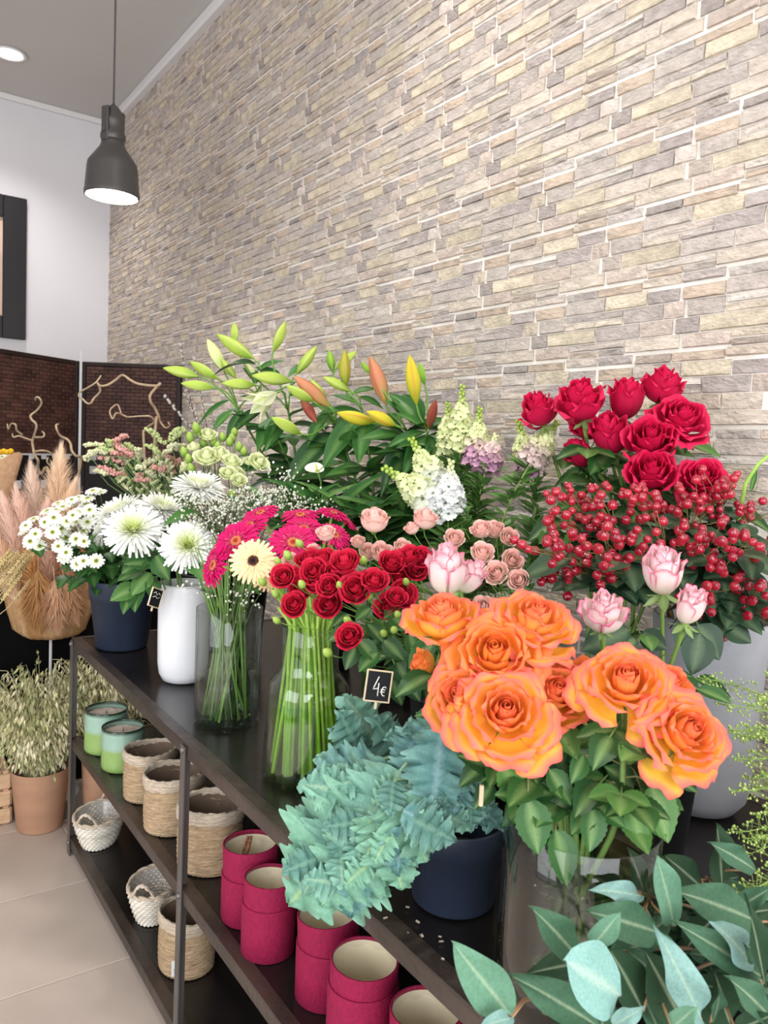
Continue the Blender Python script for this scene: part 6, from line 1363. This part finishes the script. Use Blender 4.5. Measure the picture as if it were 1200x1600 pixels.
# wheat ears in a slim dark floor vase
W0 = U(-110, 1062, 2.75); t = thing('floor_vase', 'slim dark floor vase at the left edge holding the wheat', 'vase', (W0.x, W0.y, 0)); hh = W0.z+.02
b = MB(); b.lathe([(.0001, .001), (.055, .001), (.06, .008), (.062, hh*.6), (.05, hh), (.046, hh), (.056, hh*.6), (.055, .05)], 32); part('vase_wall', b, 'darkplastic', t, M.Translation((W0.x, W0.y, 0)))
for i in range(26):
    rr = random.Random(1200+i); y0 = 965-i*4.0+rr.uniform(-8, 8); x1 = rr.uniform(14, 66) if i < 20 else rr.uniform(5, 40); y1 = y0-30-x1*.75-rr.uniform(0, 18); d = 2.75+rr.uniform(-.1, .1); B_, T_ = U(-45, y0+55, d), U(x1, max(862, y1)+rr.uniform(-5, 5), d); ax = (T_-B_).normalized(); q = T_-ax*.085; r0 = W0+V((rr.uniform(-.03, .03), rr.uniform(-.03, .03), -.15))
    t = thing('wheat_ear', 'dried wheat ear in the straw coloured bunch at the left edge', 'wheat', tuple(r0), 'dried wheat ears'); b = MB(); col = mix(G(206, 180, 124), G(226, 206, 156), rr.random()); b.tube(bez(r0, r0+V((0, 0, .28)), q-ax*.14, q, 9), .0014, 4, col); part('stalk', b, 'dry', t)
    b = MB()
    for k in range(24):
        s = k/23; a = k*2.4; e = fr((0, 0, 0), z=ax).to_3x3() @ V((math.cos(a), math.sin(a), .9)); kk = rr.uniform(.85, 1.12); p_ = q+ax*.085*s+e*.003; b.ball(p_, .0052*(1-.5*s*s), 5, 3, col=tuple(x*kk for x in col))
    part('ear', b, 'dry', t)
# paper wrapped bouquet at the left edge
bq = thing('wrapped_bouquet', 'kraft paper wrapped bouquet with yellow flowers at the left edge', 'bouquet', tuple(U(-12, 850, 3.5))); b = MB(); q0, q1 = U(-14, 850, 3.5), U(-2, 712, 3.5); ax = (q1-q0); m = fr(q0, z=ax); L_ = ax.length
b.grid(6, 24, lambda u, v: ((lambda a: V(((.012+.085*u**.8)*(1+.08*u*math.sin(a*5))*math.cos(a), (.012+.085*u**.8)*(1+.08*u*math.sin(a*5))*math.sin(a), L_*u*(1+.06*math.sin(a*3)*u))))(math.pi*v), mix(G(196, 150, 112), G(222, 182, 146), u))); part('paper_wrap', b, 'dry', bq, m)
for k in range(9):
    rr = random.Random(1300+k); c = q1+RT*rr.uniform(-.06, .075)+V((0, 0, rr.uniform(-.01, .025)))-FW*rr.uniform(-.03, .06); part('blossom', BL['peach'][k % 3] if k % 3 == 0 else DS[k % 2], 'petal', bq, fr(c, z=face(.5, .9), s=rr.uniform(.016, .024)))
b = MB(); yb = MB()
for k in range(4): yb.ball(q1+RT*(.03+.016*k)+V((0, 0, .012+.004*(k % 2)))-FW*.05, .013, 7, 5, col=G(232, 186, 44))
part('yellow_flower', yb, 'petal', bq)

# ------------------------------------------------------------------ contorted willow twigs before the screen
def twig(label, branches, mapf, d, r, foot):
    t = thing('contorted_twig', label, 'twig', foot, 'contorted willow twigs')
    for i, pl_ in enumerate(branches):
        rr = random.Random(len(pl_)*7+i); P_ = ([V((foot[0], foot[1], .30)), V((foot[0], foot[1], .66))] if i == 0 else [])+[U(*mapf(x, y), d+.03*math.sin(j*1.3+i)) for j, (x, y) in enumerate(pl_)]; fine = []
        for j in range(len(P_)-1):      # smooth through the points
            p0, p1, p2, p3 = P_[max(0, j-1)], P_[j], P_[j+1], P_[min(len(P_)-1, j+2)]
            for s in (0, .25, .5, .75): fine.append(((p1*2)+(p2-p0)*s+(p0*2-p1*5+p2*4-p3)*s*s+(p1*3-p0-p2*3+p3)*s**3)*.5)
        fine.append(P_[-1]); n = len(fine); b = MB(); b.tube(fine, [r*(1-.45*k/n)*(1 if i == 0 else .75) for k in range(n)], 7, lambda u: mix(G(180, 156, 128), G(206, 184, 156), u)); part('stem' if i == 0 else 'side_twig', b, 'dry', t)
TF = U(95, 900, 4.1); TV = V((TF.x, TF.y, 0)); TF2 = U(235, 850, 4.2); TV2 = V((TF2.x, TF2.y, 0))
for q, lab, hh in ((TV, 'tall black floor vase hidden behind the pampas', .72), (TV2, 'tall black floor vase hidden behind the statice', .72)):
    t = thing('floor_vase', lab, 'vase', tuple(q)); b = MB(); b.lathe([(.0001, .001), (.08, .001), (.09, .01), (.11, .3), (.08, .62), (.07, hh), (.065, hh), (.075, .6), (.08, .1)], 32); part('vase_wall', b, 'darkplastic', t, M.Translation(q))
twig('contorted willow twig with a hooked tip, at the left before the screen', [[(440, 705), (370, 690), (340, 640), (340, 570), (310, 520), (295, 450), (290, 390), (310, 330), (325, 250), (280, 200), (275, 165), (330, 120), (370, 60), (350, 10), (320, 5), (315, 30)], [(290, 390), (240, 375), (170, 350), (120, 360), (110, 330)], [(200, 340), (150, 300), (140, 250), (100, 240), (75, 290), (65, 240)], [(300, 360), (380, 360), (395, 330), (375, 310)], [(310, 490), (380, 480), (450, 500), (480, 560), (450, 610), (420, 580), (430, 540)]], c3, 4.1, .0085, (TV.x, TV.y, .5))
twig('thin contorted willow twig ending near the pale screen post', [[(640, 900), (700, 700), (720, 545), (680, 530), (640, 480), (630, 420), (600, 380), (540, 350), (510, 300), (500, 255), (520, 245)], [(640, 840), (700, 850), (740, 850)]], c3, 4.15, .009, (TV.x+.02, TV.y, .5))
twig('contorted willow twig arching with a loop across the right screen panel', [[(700, 640), (740, 560), (700, 450), (660, 390), (655, 330), (700, 270), (745, 220), (715, 245), (560, 230), (480, 195), (410, 150), (350, 190), (280, 235), (210, 245), (180, 215), (210, 290), (150, 360), (125, 400), (90, 400), (60, 370), (20, 340), (30, 300), (100, 260), (170, 215), (215, 155)], [(740, 560), (790, 620), (830, 600), (815, 570)]], c7, 4.2, .0085, (TV2.x, TV2.y, .5))
twig('small contorted willow twig low on the right screen panel', [[(600, 800), (610, 640), (690, 570), (660, 520), (590, 515), (450, 525)], [(450, 525), (400, 500), (350, 490), (320, 540), (295, 470), (340, 420), (370, 420), (395, 490)]], c7, 4.25, .008, (TV2.x+.02, TV2.y, .5))
# fallen petals and crumbs on the top shelf
for i in range(26):
    rr = random.Random(1500+i); b = MB(); b.grid(2, 2, lambda u, v: ((v*.004, u*.009, .002*abs(v)+.001), G(226, 214, 190))); q = V((rr.uniform(.68, .76), rr.uniform(.75, 1.3), ZT+.0015))
    solo('fallen_petal', b, 'petal', 'tiny pale plant crumb lying on the black top shelf near its edge', 'crumb', M.Translation(q) @ M.Rotation(rr.uniform(0, 6.28), 4, 'Z') @ M.Diagonal((rr.uniform(.3, .8), rr.uniform(.3, .9), 1, 1)), 'plant crumbs on the shelf')
